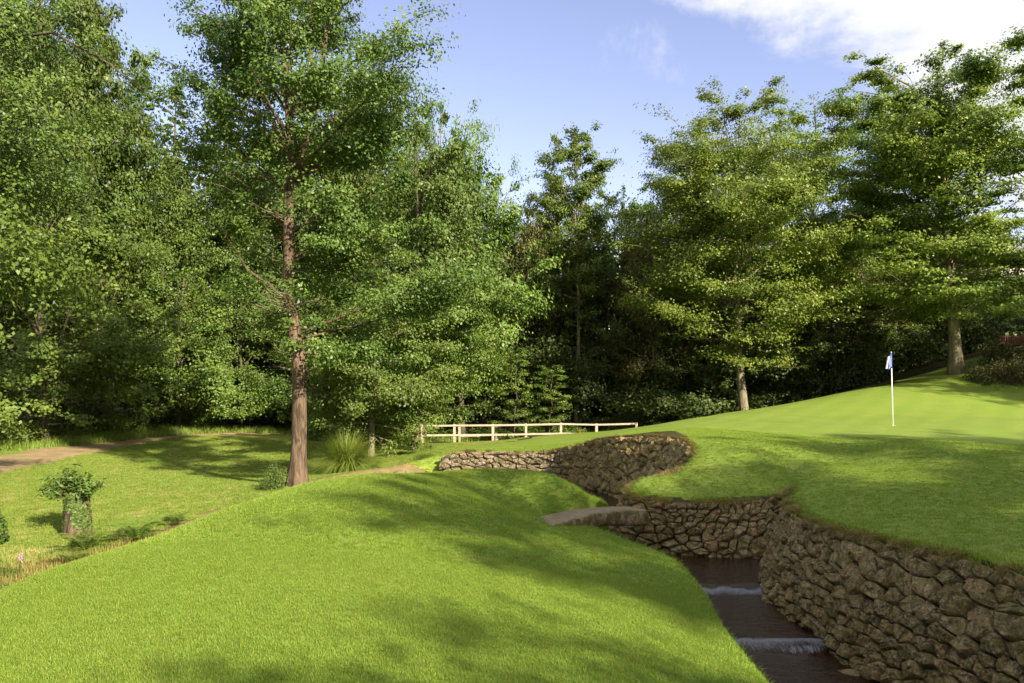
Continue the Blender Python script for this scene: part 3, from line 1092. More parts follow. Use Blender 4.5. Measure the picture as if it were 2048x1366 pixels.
M['grass_straw'] = leaf_material('grass_straw', (0.30, 0.25, 0.10), (0.42, 0.33, 0.15), (0.5, 0.38, 0.2), 0.2, 0.8, 0.2)
M['fern'] = leaf_material('fern_leaf', (0.11, 0.18, 0.025), (0.18, 0.26, 0.04), (0.25, 0.33, 0.07), 0.35, 0.5)
M['bark_red'] = make_bark('bark_reddish', (0.035, 0.024, 0.016), (0.21, 0.145, 0.095), 9.0)
M['bark'] = make_bark('bark_brown', (0.055, 0.042, 0.028), (0.17, 0.13, 0.09), 6.0, 0.3)
M['bark_pale'] = make_bark('bark_mottled', (0.12, 0.10, 0.06), (0.33, 0.28, 0.18), 5.0, 0.5)


def leaf_quads(pos, nrm, size, r, aspect=0.62, cup=0.0):
    N = len(pos)
    t1 = unit(np.cross(nrm, r.normal(size=(N, 3))))
    t2 = np.cross(nrm, t1)
    L = (size * r.uniform(.7, 1.25, N))[:, None] * .5
    Wd = L * aspect
    b = nrm * (L * cup)
    return np.stack([pos - t1 * L, pos + t2 * Wd - t1 * L * .15 + b, pos + t1 * L, pos - t2 * Wd - t1 * L * .15 + b], 1)


def grow(seed, H, crown_lo, env, nb, up=(0.1, 0.9), droop=0.25, sec=2.2, leaf=0.12, nleaf=30000, flat=0.6, trunk=None, tr=0.2,
         upn=0.5, sig=0.36, trunk_sides=10, extra=(), l2k=0.42, tip_up=0.0, thin=1.0, aspect=0.62, pitch_cap=1.0, topw=1.3):
    """skeleton + foliage of one tree, in coordinates from its foot; returns (trunk mesh data, branch mesh data, leaf quads, rnd)"""
    r = np.random.RandomState(seed)
    if trunk is None:
        k = 7
        zz = np.linspace(0, H, k)
        wob = np.cumsum(r.normal(0, .012 * H, (k, 2)), axis=0)
        wob -= wob[0]
        trunk = [(wob[i, 0], wob[i, 1], zz[i]) for i in range(k)]
    T = np.array(trunk, float)

    def cl(z):
        return np.array([np.interp(z, T[:, 2], T[:, 0]), np.interp(z, T[:, 2], T[:, 1]), z])

    zs = np.linspace(-0.3, T[-1, 2], 16)
    tb = MB()
    rad = [max(.02, tr * (1 - .92 * max(z, 0) / H) * (1 + .55 * math.exp(-max(z + .1, 0) / (.12 * H / 3)))) for z in zs]
    tb.tube([cl(z) for z in zs], rad, trunk_sides, rough=.05)
    br = MB()
    tw0, tw1, wts, outv, spray = [], [], [], [], []
    spn, spw = 0, []
    prim = []
    span = H - crown_lo
    for i in range(nb):
        t_ = ((i + r.uniform(.1, .9)) / nb)
        az = i * 2.39996 + r.uniform(-.5, .5)
        L = env(t_, az) * r.uniform(.72, 1.1) * (1.18 if r.rand() < .12 else 1)
        if L < .12:
            continue
        el = up[0] + (up[1] - up[0]) * t_ ** .8 + r.uniform(-.12, .12)
        # the limb leaves the trunk low enough to reach its place on the outline
        ze = crown_lo + span * t_ * (1 + .02 * r.normal())
        z0 = min(max(ze - L * math.tan(min(el, 1.25)) - (droop - .1) * 0, crown_lo * .75), H * .9)
        o = cl(z0)
        d = np.array([math.cos(az), math.sin(az), 0])
        bend = r.uniform(-.25, .25)
        pd = np.array([-d[1], d[0], 0])
        rise = ze - z0
        pts = []
        for s in np.linspace(0, 1, 7):
            pts.append(o + d * L * s + pd * L * bend * s * s + np.array([0, 0, rise * (s + droop * 1.2 * s * (1 - s)) + tip_up * L * (s ** 3 - s)]))
        pts = np.array(pts)
        prim.append((pts, max(L, .75 * np.linalg.norm(pts[-1] - pts[0])), az, min(math.atan2(rise, L), 1.0) * .8, min(.045, .018 * L * .5 + .01)))
    for pts, Lr in extra:
        pts = np.array(pts, float)
        d = pts[-1] - pts[0]
        prim.append((pts, Lr, math.atan2(d[1], d[0]), 0.1, .02 * Lr + .015))
    for pts, L, az, el, r0 in prim:
        n = len(pts)
        br.tube(pts, [max(.006, r0 * (1 - .85 * q / (n - 1))) for q in range(n)], 5, cap=False)
        ns = max(3, int(L * sec * 1.6))
        ss = np.sort(r.uniform(.14, 1.0, ns))
        ss[-1] = 1.0
        seg = np.linspace(0, 1, n)
        for q, s in enumerate(ss):
            if (s < .3 and r.rand() < .5):
                continue
            b = np.array([np.interp(s, seg, pts[:, k]) for k in range(3)])
            sd_ = (1 if q % 2 else -1)
            a2 = az + sd_ * r.uniform(.45, 1.25) * (1 if s < .97 else .2)
            l2 = (L * l2k * (1.2 - .8 * s) + .15) * r.uniform(.6, 1.15)
            e2 = el * .45 + r.uniform(-.2, .3) * flat * 1.5
            d2 = np.array([math.cos(a2) * math.cos(e2), math.sin(a2) * math.cos(e2), math.sin(e2)])
            e = b + d2 * l2 + np.array([0, 0, -droop * .3 * l2])
            if l2 > .35:
                br.tube([b, (b + e) / 2 + r.normal(0, .03, 3) * l2, e], [.012 + .004 * l2, .008, .004], 3, cap=False)
            nt = max(2, int(l2 * 4.0 * thin))
            spw.append(r.choice([.15, .6, 1.0, 1.6], p=[.2, .2, .3, .3]))
            spn += 1
            for _ in range(nt):
                s3 = r.uniform(.15, 1)
                a3 = a2 + r.uniform(-1.2, 1.2)
                e3 = e2 + r.uniform(-.4, .5) * flat
                l3 = (.22 + .35 * l2) * r.uniform(.5, 1.1)
                p0 = b + (e - b) * s3
                p1 = p0 + np.array([math.cos(a3) * math.cos(e3), math.sin(a3) * math.cos(e3), math.sin(e3)]) * l3
                tw0.append(p0)
                tw1.append(p1)
                wts.append(l3 ** 1.3 * (1 + topw * max(0, (b[2] - crown_lo) / (H - crown_lo)) ** 2))
                outv.append(p1 - cl(min(p1[2], H)))
                spray.append(spn - 1)
    # leader
    for _ in range(10):
        p0 = cl(H * r.uniform(.9, 1.0))
        p1 = p0 + np.array([r.normal(0, .12), r.normal(0, .12), .35]) * .04 * H
        tw0.append(p0)
        tw1.append(p1)
        wts.append(.3)
        outv.append(np.array([0, 0, 1.0]))
        spray.append(spn)
    spw.append(1.0)
    tw0, tw1, outv = np.array(tw0), np.array(tw1), np.array(outv)
    spray, spw = np.array(spray), np.array(spw)
    w = np.array(wts) * r.uniform(.4, 1.4, len(wts)) * spw[spray]
    cnt = np.bincount(spray, minlength=spn + 1).clip(1)[:, None]
    ctr = np.stack([np.bincount(spray, tw1[:, k] * .6 + tw0[:, k] * .4, minlength=spn + 1) for k in range(3)], 1) / cnt
    sprv = r.uniform(0, 1, spn + 1)
    idx = r.choice(len(w), nleaf, p=w / w.sum())
    l3 = np.linalg.norm(tw1 - tw0, axis=1)[idx]
    s = r.uniform(-.1, 1.1, nleaf)[:, None]
    pos = tw0[idx] + (tw1[idx] - tw0[idx]) * s + r.normal(size=(nleaf, 3)) * (l3 * sig)[:, None] * np.array([1, 1, flat])
    loc = unit(pos - ctr[spray[idx]] + np.array([0, 0, .12]))
    nrm = unit(unit(outv[idx]) * .4 + loc * .5 + np.array([0, 0, upn * .8]) + r.normal(size=(nleaf, 3)) * .42)
    V = leaf_quads(pos, nrm, np.full(nleaf, leaf), r, aspect, .12)
    clump = r.uniform(0, 1, len(w))[idx]
    hgt = np.clip((pos[:, 2] - crown_lo) / (H - crown_lo), 0, 1)
    rnd = np.clip(.45 + (clump - .5) * .25 + (sprv[spray[idx]] - .5) * .55 + r.normal(0, .18, nleaf), 0, 1)
    return tb, br, V, rnd


class Tree:
    """one grown tree whose meshes can be shared by its copies"""
    def __init__(self, key, leaf_mat, bark_mat, leafy=True, **kw):
        tb, br, V, rnd = grow(**kw)
        self.tm = pymesh(key + '_trunk', tb.v, tb.f, True)
        self.bm = pymesh(key + '_branches', br.v, br.f, True)
        self.cm = quads_mesh(key + '_crown', V, rnd)
        self.cm.materials.append(leaf_mat)
        self.tm.materials.append(bark_mat)
        self.bm.materials.append(bark_mat)
        self.H = kw['H']

    def place(self, name, label, x, y, h=None, rz=0.0, sxy=None, group=None, cat='tree', leaf=None, sink=0.1, bare=False):
        root = thing(name, label, cat, (x, y, gz(x, y) - sink), rz, group)
        s = 1.0 if h is None else h / self.H
        root.scale = (sxy or s, sxy or s, s)
        mesh_obj('trunk', self.tm, None, root)
        b = mesh_obj('branches', self.bm, None, root)
        b['kind'] = 'stuff'
        c = mesh_obj('crown', self.cm, None, root)
        c['kind'] = 'stuff'
        if leaf is not None:
            c.material_slots[0].link = 'OBJECT'
            c.material_slots[0].material = leaf
        return root


def round_env(rmax, seed, lo=.45, peak=.4, ragged=.22, top=.12):
    r = np.random.RandomState(seed)
    ph = r.uniform(0, 6.28, 4)

    def f(t, az):
        if t < peak:
            b = lo + (1 - lo) * math.sin(t / peak * math.pi / 2)
        else:
            q = (t - peak) / (1 - peak)
            b = top + (1 - top) * math.sqrt(max(0, 1 - q ** 2.0))
        w = 1 + ragged * (math.sin(az * 2 + ph[0] + t * 4) * .6 + math.sin(az * 3 + ph[1] - t * 7) * .6)
        return rmax * b * w
    return f


def cone_env(rmax, top=.03):
    return lambda t, az: rmax * (top + (1 - top) * (1 - t) ** .85) * (1 + .12 * math.sin(az * 5 + t * 20))


AX, AY = -5.68, 19.75


def rel(px, py, y, ox, oz):
    q = WY(px, py, y)
    return (q[0] - ox, 0.0, q[2] - oz)


# --- the tall alder on the ditch bank
az0 = gz(AX, AY)
trk = [rel(px, py, AY, AX, az0) for px, py in ((592, 990), (597, 900), (600, 830), (599, 730), (588, 660), (577, 600), (577, 450), (581, 330), (576, 220), (566, 100), (556, 0), (552, -120), (556, -180))]
for i, p in enumerate(trk):
    trk[i] = (p[0], 0.05 * math.sin(i * 1.7), p[2])
Hm_ = trk[-1][2]
tb, br, V, rnd = grow(seed=21, H=Hm_, crown_lo=3.3, env=lambda t, az: (
    (1.0 + 2.1 * min(1, t / .4) if math.cos(az) < 0 else 2.7 + 1.0 * min(1, t / .45)) * (.45 if (t < .5 and math.sin(az) < -.35) else 1) * (1 if t < .6 else max(.3, 1 - ((t - .6) / .4) ** 1.8 * .7)) * (1 + .2 * math.sin(az * 3 + t * 9))),
    nb=70, up=(.0, .95), droop=.16, sec=2.1, leaf=.09, nleaf=140000, flat=.62, trunk=trk, tr=.27, upn=.35, sig=.42, trunk_sides=14,
    extra=[([(.1, 0, 8.6), (.5, -.1, 9.6), (.75, -.1, 10.8), (.8, 0, 12.2)], 1.6), ([(.05, 0, 8.2), (.3, .1, 9.2), (.36, .2, 10.6), (.3, .2, 12.6)], 1.6)])
# trunk with a swelling foot and strong forks
root = thing('alder_tree', 'tall alder with reddish trunk standing by the ditch beyond the lawn mound', 'tree', (AX, AY, az0))
z_ = np.linspace(-.3, Hm_, 40)
Tk = np.array(trk)
r_of = np.interp(z_, [-.3, 0, .5, 1.2, 3, 3.6, 5, 8, 10, Hm_], [.31, .26, .215, .19, .18, .175, .15, .12, .09, .03])
tk = MB()
rr = np.random.RandomState(5)
NS_ = 18
pts_ = [np.array([np.interp(z, Tk[:, 2], Tk[:, 0]), np.interp(z, Tk[:, 2], Tk[:, 1]), z]) for z in z_]
for i, p in enumerate(pts_):
    for k in range(NS_):
        th = 2 * math.pi * k / NS_
        flare = 1 + .22 * max(0, 1 - z_[i] / .8) * math.sin(th * 4 + .5)
        rad_ = r_of[i] * flare * (1 + .05 * math.sin(th * 3 + z_[i] * 2) + rr.uniform(-.035, .035))
        tk.v.append(Vector((p[0] + math.cos(th) * rad_, p[1] + math.sin(th) * rad_, p[2])))
    if i:
        for k in range(NS_):
            k2 = (k + 1) % NS_
            tk.f.append(((i - 1) * NS_ + k, (i - 1) * NS_ + k2, i * NS_ + k2, i * NS_ + k))
tk.build('trunk', M['bark_red'], root, True)
for pts, rds in (([(.08, 0, 8.3), (.3, -.1, 9.2), (.62, -.1, 10.2), (.85, 0, 12.4)], (.11, .1, .085, .03)), ([(0.02, 0, 8.0), (.2, .1, 8.9), (.33, .2, 10.2), (.3, .2, 12.8)], (.1, .09, .08, .03)),
                 ([(-.15, 0, 4.9), (-.5, .1, 5.1), (-1.3, 0, 5.7), (-2.0, -.1, 6.9)], (.05, .045, .035, .012)), ([(-.05, 0, 8.4), (-.6, 0, 9.6), (-1.5, .1, 10.0), (-2.4, .1, 9.9)], (.07, .06, .045, .015))):
    MB().tube(pts, rds, 8, rough=.06).build('limb', M['bark_red'], root, True)
b_ = br.build('branches', M['bark_red'], root, True)
b_['kind'] = 'stuff'
c_ = mesh_obj('crown', quads_mesh('alder_crown', V, rnd), M['leaf_alder'], root)
c_['kind'] = 'stuff'
# dead twigs bristling from the trunk
dt = MB()
for _ in range(150):
    z = rr.choice([4.7, 5.0, 4.5, 3.5, 7.2, 3.0], p=[.3, .25, .15, .1, .1, .1]) + rr.normal(0, .18)
    c = np.array([np.interp(z, Tk[:, 2], Tk[:, 0]), 0, z])
    a = math.pi + rr.normal(0, 1.0) if rr.rand() < .7 else rr.uniform(0, 6.28)
    l = rr.uniform(.3, .95)
    d = np.array([math.cos(a), math.sin(a), rr.uniform(-.25, .45)])
    m_ = c + d * l * .5 + rr.normal(0, .05, 3)
    dt.tube([c, m_, c + d * l + rr.normal(0, .09, 3) + np.array([0, 0, .08])], [.011, .007, .003], 3, cap=False)
d_ = dt.build('dead_twigs', M['bark_pale'], root)
d_['kind'] = 'stuff'
# --- leaning young alders on the far bank
for (px, py, yy, lean, hh, seed, lab) in ((741, 893, 29.5, .5, 7.0, 31, 'slender multi-stemmed alder behind the tall grass clump'), (826, 880, 31.0, 1.3, 8.4, 32, 'young alder with pale leaning trunk left of the timber fence')):
    x_, y_, _z = WY(px, py, yy)
    tt = Tree('young_alder', M['leaf_fresh'], M['bark_pale'], seed=seed, H=hh, crown_lo=(.3 if px < 800 else 1.3), env=round_env(3.0 if px < 800 else 2.7, seed, .55, .4, .25), nb=44, up=(-.25, .7), droop=.35, sec=2.0,
              leaf=.108, nleaf=58000, flat=.65, tr=.13, upn=.3, sig=.42, trunk=[(0, 0, 0), (.12 * lean, 0, 1.0), (.1 * lean, 0, 2.2), (.32 * lean, 0, hh * .5), (.55 * lean, .2, hh * .8), (.6 * lean, .2, hh)])
    tt.place('young_alder', lab, x_, y_)

# --- the alder reaching in from the left edge
tl = Tree('side_alder', M['leaf_fresh'], M['bark'], seed=41, H=10.5, crown_lo=2.4, env=round_env(3.5, 4, .7, .45, .22, .35), nb=46, up=(-.2, .6), droop=.3, sec=1.9, leaf=.115, nleaf=60000, flat=.7,
          tr=.2, upn=.3, sig=.5, thin=.8)
tl.place('side_alder', 'leafy alder at the left edge of the view, reaching out over the path side', -13.3, 14.6)
tl2 = Tree('arching_alder', M['leaf_alder'], M['bark'], seed=42, H=14.5, crown_lo=6.5, env=round_env(4.3, 9, .8, .5, .2, .4), nb=40, up=(.0, .6), droop=.3, sec=1.9, leaf=.105, nleaf=76000, flat=.62,
           tr=.25, upn=.35, sig=.45, extra=[([(.1, 0, 10.6), (2.0, -.4, 12.3), (4.0, -.6, 12.5), (5.6, -.6, 11.6), (7.3, -.5, 10.2)], 3.0), ([(.1, 0, 11.6), (2.0, -.8, 13.6), (4.3, -1, 13.9), (6.2, -1, 13.6)], 2.6)])
tl2.place('arching_alder', 'tall alder behind the left edge with a long limb arching over against the sky', -16.8, 21.5)

# --- the broad beech behind the green
BX, BY = 12.1, 39.0
bz = gz(BX, BY)
tbk = [rel(px, py, BY, BX, bz) for px, py in ((1488, 835), (1484, 780), (1478, 725), (1476, 640), (1470, 500), (1475, 380), (1480, 230))]
tb_ = Tree('beech', M['leaf_beech'], M['bark_pale'], seed=54, H=tbk[-1][2] + 1.0, crown_lo=2.7, env=lambda t, az: (
    5.0 * (.72 + .28 * math.sin(min(t, .4) / .4 * 1.57)) * (1 if t < .55 else max(.2, math.sqrt(max(0, 1 - ((t - .55) / .47) ** 2)))) * (1 + .17 * math.sin(az * 3 + t * 11) + (.12 if math.cos(az) < 0 and t > .55 else 0)) * (.85 if (t < .25 and math.cos(az) < 0) else 1)),
    nb=70, up=(-.1, 1.15), droop=.22, sec=1.5, l2k=.5, leaf=.13, nleaf=190000, topw=2.6, flat=.48, trunk=tbk, tr=.24, upn=.75, sig=.38, trunk_sides=12, tip_up=.12)
tb_.place('beech_tree', 'broad layered beech with pale trunk on the far edge of the green', BX, BY, sink=.05)
tb2 = Tree('beech_b', M['leaf_beech'], M['bark_pale'], seed=57, H=18.6, crown_lo=3.0, env=round_env(4.3, 6, .6, .5, .2, .4), nb=70, up=(-.05, 1.15), droop=.22, sec=1.6, l2k=.5, leaf=.15, nleaf=80000, flat=.32,
           tr=.25, upn=.75, sig=.44, tip_up=.1)
x_, y_, _z = WY(1640, 800, 47)
tb2.place('beech_tree', 'second beech crown rising behind the right shoulder of the broad beech', x_, y_)

# --- the tall open tree on the right with long ascending limbs
RX, RY = 22.4, 37.6
rz_ = gz(RX, RY)
tr_ = [rel(px, py, RY, RX, rz_) for px, py in ((1913, 752), (1910, 690), (1903, 600), (1892, 450), (1885, 330), (1880, 230), (1874, 140))]


def rp(px, py, dy=0.0):
    q = WY(px, py, RY)
    return (q[0] - RX, dy, q[2] - rz_)


tr3 = Tree('tall_beech', M['leaf_beech'], M['bark_pale'], seed=63, H=tr_[-1][2] + .3, crown_lo=3.0, env=lambda t, az: (
    4.3 * (.98 if t < .38 else (.78 if t < .46 else (.95 if t < .75 else math.sqrt(max(.06, 1 - ((t - .68) / .34) ** 2))))) * (1 + .22 * math.sin(az * 3 + t * 13)) * (.62 if (t > .5 and math.cos(az) > .2) else 1)),
    topw=3.2, nb=92, up=(-.05, 1.2), droop=.15, sec=1.5, l2k=.46, leaf=.145, nleaf=185000, flat=.3, trunk=tr_, tr=.3, upn=.75, sig=.42, tip_up=.1, thin=.85,
    extra=[([rp(1886, 330), rp(1930, 240, .3), rp(1970, 150, .4), rp(2015, 75, .5)], 3.6), ([rp(1887, 340), rp(1940, 290, -.3), rp(1990, 220, -.4), rp(2050, 135, -.5)], 4.0),
           ([rp(1888, 345), rp(1930, 285, -.6), rp(1985, 285, -.8), rp(2045, 290, -.9)], 2.2), ([rp(1880, 270), rp(1830, 220), rp(1760, 195, -.4), rp(1690, 185, -.5)], 2.6),
           ([rp(1878, 250), rp(1820, 170), rp(1765, 140), rp(1725, 110)], 3.2), ([rp(1895, 420), rp(1860, 412, -.3), rp(1820, 418, -.6), rp(1775, 432, -.9)], 2.2),
           ([rp(1880, 270), rp(1920, 200), rp(1945, 150), rp(1960, 105)], 2.2)])
tr3.place('tall_beech', 'tallest tree on the right with long limbs reaching up against the cloud', RX, RY, sink=.05)

# ------------------------------------------------------------------ the wood behind: a few grown kinds, placed one by one
KIND = {}
KIND['ba'] = Tree('wood_a', M['leaf_wood'], M['bark'], seed=71, H=14, crown_lo=1.2, env=round_env(4.0, 1, .65, .45, .28, .1), nb=44, up=(-.1, 1.2), droop=.2, sec=1.4, l2k=.5, leaf=.165, nleaf=44000, flat=.7, tr=.2, upn=.45, sig=.34, trunk_sides=7)
KIND['bb'] = Tree('wood_b', M['leaf_wood'], M['bark'], seed=72, H=14, crown_lo=1.8, env=round_env(4.0, 2, .55, .55, .3, .1), nb=42, up=(.0, 1.2), droop=.2, sec=1.4, l2k=.5, leaf=.165, nleaf=42000, flat=.65, tr=.2, upn=.45, sig=.33, trunk_sides=7)
KIND['bc'] = Tree('wood_c', M['leaf_fresh'], M['bark'], seed=73, H=9, crown_lo=.5, env=round_env(3.2, 3, .8, .4, .28, .1), nb=40, up=(-.15, 1.15), droop=.25, sec=1.5, l2k=.5, leaf=.14, nleaf=40000, flat=.7, tr=.14, upn=.45, sig=.34, trunk_sides=7)
KIND['wi'] = Tree('willow_w', M['leaf_olive'], M['bark_pale'], seed=74, H=11, crown_lo=1.5, env=round_env(3.6, 5, .6, .5, .2, .25), nb=50, up=(.1, 1.1), droop=.2, sec=1.6, leaf=.15, nleaf=30000, flat=.8, tr=.16, upn=.2, sig=.42, trunk_sides=7, aspect=.4)
KIND['co'] = Tree('spruce_w', M['needle'], M['bark'], seed=75, H=20, crown_lo=2.0, env=cone_env(3.4), nb=110, up=(-.25, .25), droop=.1, sec=1.5, leaf=.26, nleaf=30000, flat=.3, tr=.25, upn=.4, sig=.3, trunk_sides=7, tip_up=.15, aspect=.3)
KIND['sl'] = Tree('slim_ash', M['leaf_fresh'], M['bark_pale'], seed=76, H=17.5, crown_lo=6.0, env=round_env(2.5, 7, .55, .6, .2, .1), nb=56, up=(.05, 1.1), droop=.2, sec=1.8, leaf=.15, nleaf=34000, flat=.6, tr=.16, upn=.6, sig=.42, trunk_sides=7)
print('kinds grown')
WOOD = [
    ('ba', -70, 33, -160, 'leaf_wood', 'deep green tree at the far left edge behind the path'),
    ('bb', 70, 38, -120, 'leaf_wood', 'tall tree in the wood above the left end of the path'),
    ('bb', 120, 41, -70, 'leaf_wood', 'high topped tree in the wood between the far left tree and the arching limb'),
    ('bb', 205, 43, 70, 'leaf_wood', 'green tree in the wood, top left under the arching limb'),
    ('co', 305, 56, 128, 'needle', 'pale spruce spire rising in the wood left of the tall alder'),
    ('co', 372, 60, 150, 'needle', 'second spruce spire, next to the pale spruce on its right'),
    ('co', 180, 58, -10, 'needle', 'high spruce behind the green tree at top left'),
    ('co', 455, 58, 205, 'needle', 'dull spruce just left of the tall alder crown'),
    ('ba', 330, 46, 285, 'leaf_wood', 'round topped tree in the wood below the pale spruce'),
    ('ba', 470, 47, 320, 'leaf_alder', 'broad tree in the wood left behind the reddish trunk'),
    ('bc', 215, 38, 420, 'leaf_wood', 'dull green tree above the bend of the path'),
    ('bc', 352, 39.5, 520, 'leaf_fresh', 'bright leafy tree hanging over the verge behind the path'),
    ('bc', 90, 31, 380, 'leaf_fresh', 'bushy tree beside the left end of the path'),
    ('bb', 540, 48, 300, 'leaf_shaded', 'dark tree directly behind the reddish trunk'),
    ('bc', 480, 44, 560, 'leaf_alder', 'low dark leafed tree where the path meets the wood'),
    ('ba', 655, 50, 120, 'leaf_alder', 'tall tree hidden behind the tall alder crown'),
    ('bb', 770, 48, 150, 'leaf_wood', 'tall tree behind the right side of the tall alder'),
    ('ba', 832, 38, 228, 'leaf_alder', 'full crowned tree sloping down from the tall alder towards the sky'),
    ('wi', 880, 45, 205, 'leaf_fresh', 'feathery topped willow peeping over the sloping crown'),
    ('ba', 925, 42, 275, 'leaf_fresh', 'sunlit tree ending the left wood against the sky'),
    ('wi', 1060, 47, 392, 'leaf_olive', 'brownish olive willow in the dip of the tree line'),
    ('sl', 1150, 45, 252, 'leaf_fresh', 'slim tall ash standing alone in the gap of sky'),
    ('bb', 1150, 50, 395, 'leaf_wood', 'green tree around the foot of the slim ash'),
    ('bb', 1235, 49, 375, 'leaf_alder', 'pointed green tree between the slim ash and the broad beech'),
    ('wi', 1320, 44, 420, 'leaf_olive', 'olive tree at the left shoulder of the broad beech'),
    ('bc', 985, 46.5, 490, 'leaf_shaded', 'dark tree in deep shade left above the fence'),
    ('bc', 1100, 47.5, 500, 'leaf_shaded', 'dark tree in deep shade above the middle of the fence'),
    ('bc', 1215, 47, 520, 'leaf_shaded', 'dark tree in deep shade above the right end of the fence'),
    ('bc', 1330, 46.5, 520, 'leaf_shaded', 'dark tree in deep shade left behind the beech trunk'),
    ('bc', 1430, 42, 520, 'leaf_shaded', 'dark tree directly behind the beech trunk'),
    ('ba', 1400, 52, 400, 'leaf_wood', 'tree standing far behind the broad beech'),
    ('ba', 1545, 50, 420, 'leaf_wood', 'tree behind the right flank of the broad beech'),
    ('bc', 1560, 44, 560, 'leaf_shaded', 'dark low tree right of the beech trunk'),
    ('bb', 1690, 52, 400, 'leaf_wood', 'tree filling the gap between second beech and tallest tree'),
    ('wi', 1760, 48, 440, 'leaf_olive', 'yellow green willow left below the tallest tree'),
    ('bc', 1670, 47, 560, 'leaf_shaded', 'dark tree behind the hump left of the golf flag'),
    ('bc', 1770, 50, 560, 'leaf_shaded', 'dark tree behind the golf flag'),
    ('ba', 1880, 54, 420, 'leaf_wood', 'tree behind the lower trunk of the tallest tree'),
    ('ba', 1900, 47, 400, 'leaf_beech', 'full green tree at the right edge below the cloud'),
    ('bc', 1990, 52, 600, 'leaf_shaded', 'dark low tree behind the bench'),
    ('ba', 2330, 44, 330, 'leaf_beech', 'tree just beyond the right edge above the bench'),
    ('bc', 640, 43, 560, 'leaf_alder', 'leafy tree low behind the tall grass clump'),
    ('bc', 740, 44, 520, 'leaf_fresh', 'bright leafy tree behind the slender alders'),
    ('bc', 850, 45, 520, 'leaf_shaded', 'dark tree behind the left end of the fence'),
]
rw = np.random.RandomState(3)
HN = {'ba': 'broadleaf_tree', 'bb': 'broadleaf_tree', 'bc': 'broadleaf_tree', 'wi': 'willow_tree', 'co': 'spruce_tree', 'sl': 'ash_tree'}
for k, px, yy, ptop, lf, lab in WOOD:
    x_ = (px - 1024) / F * yy
    zb = gz(x_, yy)
    hh = (HZ - ptop) / F * yy - zb
    sxy = {'ba': 1.0, 'bb': .95, 'bc': 1.15, 'wi': 1.0, 'co': 1.0, 'sl': 1.0}[k] * rw.uniform(.9, 1.1)
    if hh < 8 and k == 'bc':
        sxy = 1.0
    KIND[k].place(HN[k], lab, x_, yy, h=hh, rz=rw.uniform(0, 6.28), sxy=sxy, leaf=M[lf], group='trees of the wood')
far = bpy.data.objects.new('distant_wood', None)
# the far wood on rising ground reads as one mass
Vs, Rn = [], []
r = np.random.RandomState(99)
for i in range(150):
    a = (i + r.uniform(0, 1)) / 150
    x = -75 + 160 * a
    y = 66 + r.uniform(-4, 10)
    zb = gz(x, y)
    px = 1024 + x / y * F
    top = (HZ - np.interp(px, [-200, 0, 400, 700, 1000, 1250, 1600, 1960, 1985, 2300], [150, 200, 260, 300, 430, 455, 480, 500, 650, 650])) / F * y
    hh = max(4, top - zb) * r.uniform(.85, 1.0)
    n = 900
    u = unit(r.normal(size=(n, 3)))
    rad = r.uniform(.5, 1, n)[:, None] ** .5
    c = np.array([x, y, zb + hh * .5])
    pos = c + u * rad * np.array([2.6, 2.6, hh * .52]) * (1 + .15 * np.sin(u[:, :1] * 9 + i))
    nm = unit(u * .6 + np.array([0, 0, .4]) + r.normal(size=(n, 3)) * .5)
    Vs.append(leaf_quads(pos, nm, np.full(n, .55), r, .7, .1))
    Rn.append(np.clip(r.uniform(0, 1) * .5 + r.uniform(0, .5, n), 0, 1))
tag(mesh_obj('distant_wood', quads_mesh('distant_wood', np.concatenate(Vs), np.concatenate(Rn)), M['leaf_wood']), 'mass of distant woodland on rising ground behind the nearer trees', 'woodland', None, 'stuff')
bpy.data.objects.remove(far)

# ------------------------------------------------------------------ trees standing outside the view whose shade falls on lawn and green
SHADE = [('ba', 12.6, -1.5, 12.0, 1.15, 'broadleaf tree beyond the right edge shading the near stone wall'),
         ('bb', 19.5, -4.0, 12.5, 1.2, 'broadleaf tree standing right behind the viewpoint, second from the stream'),
         ('bb', 10.5, -9.5, 8.8, .85, 'broadleaf tree behind the viewpoint shading the foreground lawn'),
         ('ba', 21.0, 3.5, 11.0, 1.1, 'broadleaf tree beyond the right edge shading the near green'),
         ('ba', 34.0, 25.0, 17.0, 1.25, 'broadleaf tree beyond the right edge near the terrace'),
         ('bb', 40.0, 33.0, 19.0, 1.25, 'tall broadleaf tree farther along beyond the right edge')]
for k, x_, y_, hh, sxy, lab in SHADE:
    KIND[k].place(HN[k], lab, x_, y_, h=hh, rz=rw.uniform(0, 6.28), sxy=sxy, leaf=M['leaf_wood'])

# ------------------------------------------------------------------ saplings, shrubs and undergrowth
sap = Tree('sapling', M['leaf_fresh'], M['bark'], seed=81, H=4.2, crown_lo=.3, env=cone_env(1.15, .12), nb=34, up=(.1, .8), droop=.3, sec=2.4, leaf=.1, nleaf=9000, flat=.4, tr=.04, upn=.5, sig=.34, trunk_sides=6, aspect=.4)
for px, yy, ptop, s, lab in ((1026, 40.3, 694, 1.0, 'upright rowan sapling behind the middle of the fence'), (1095, 40.8, 728, 1.25, 'lower rowan sapling right of the upright one')):
    x_ = (px - 1024) / F * yy
    hh = (HZ - ptop) / F * yy - gz(x_, yy)
    sap.place('rowan_sapling', lab, x_, yy, h=hh, sxy=s * 1.05, cat='sapling', rz=px)


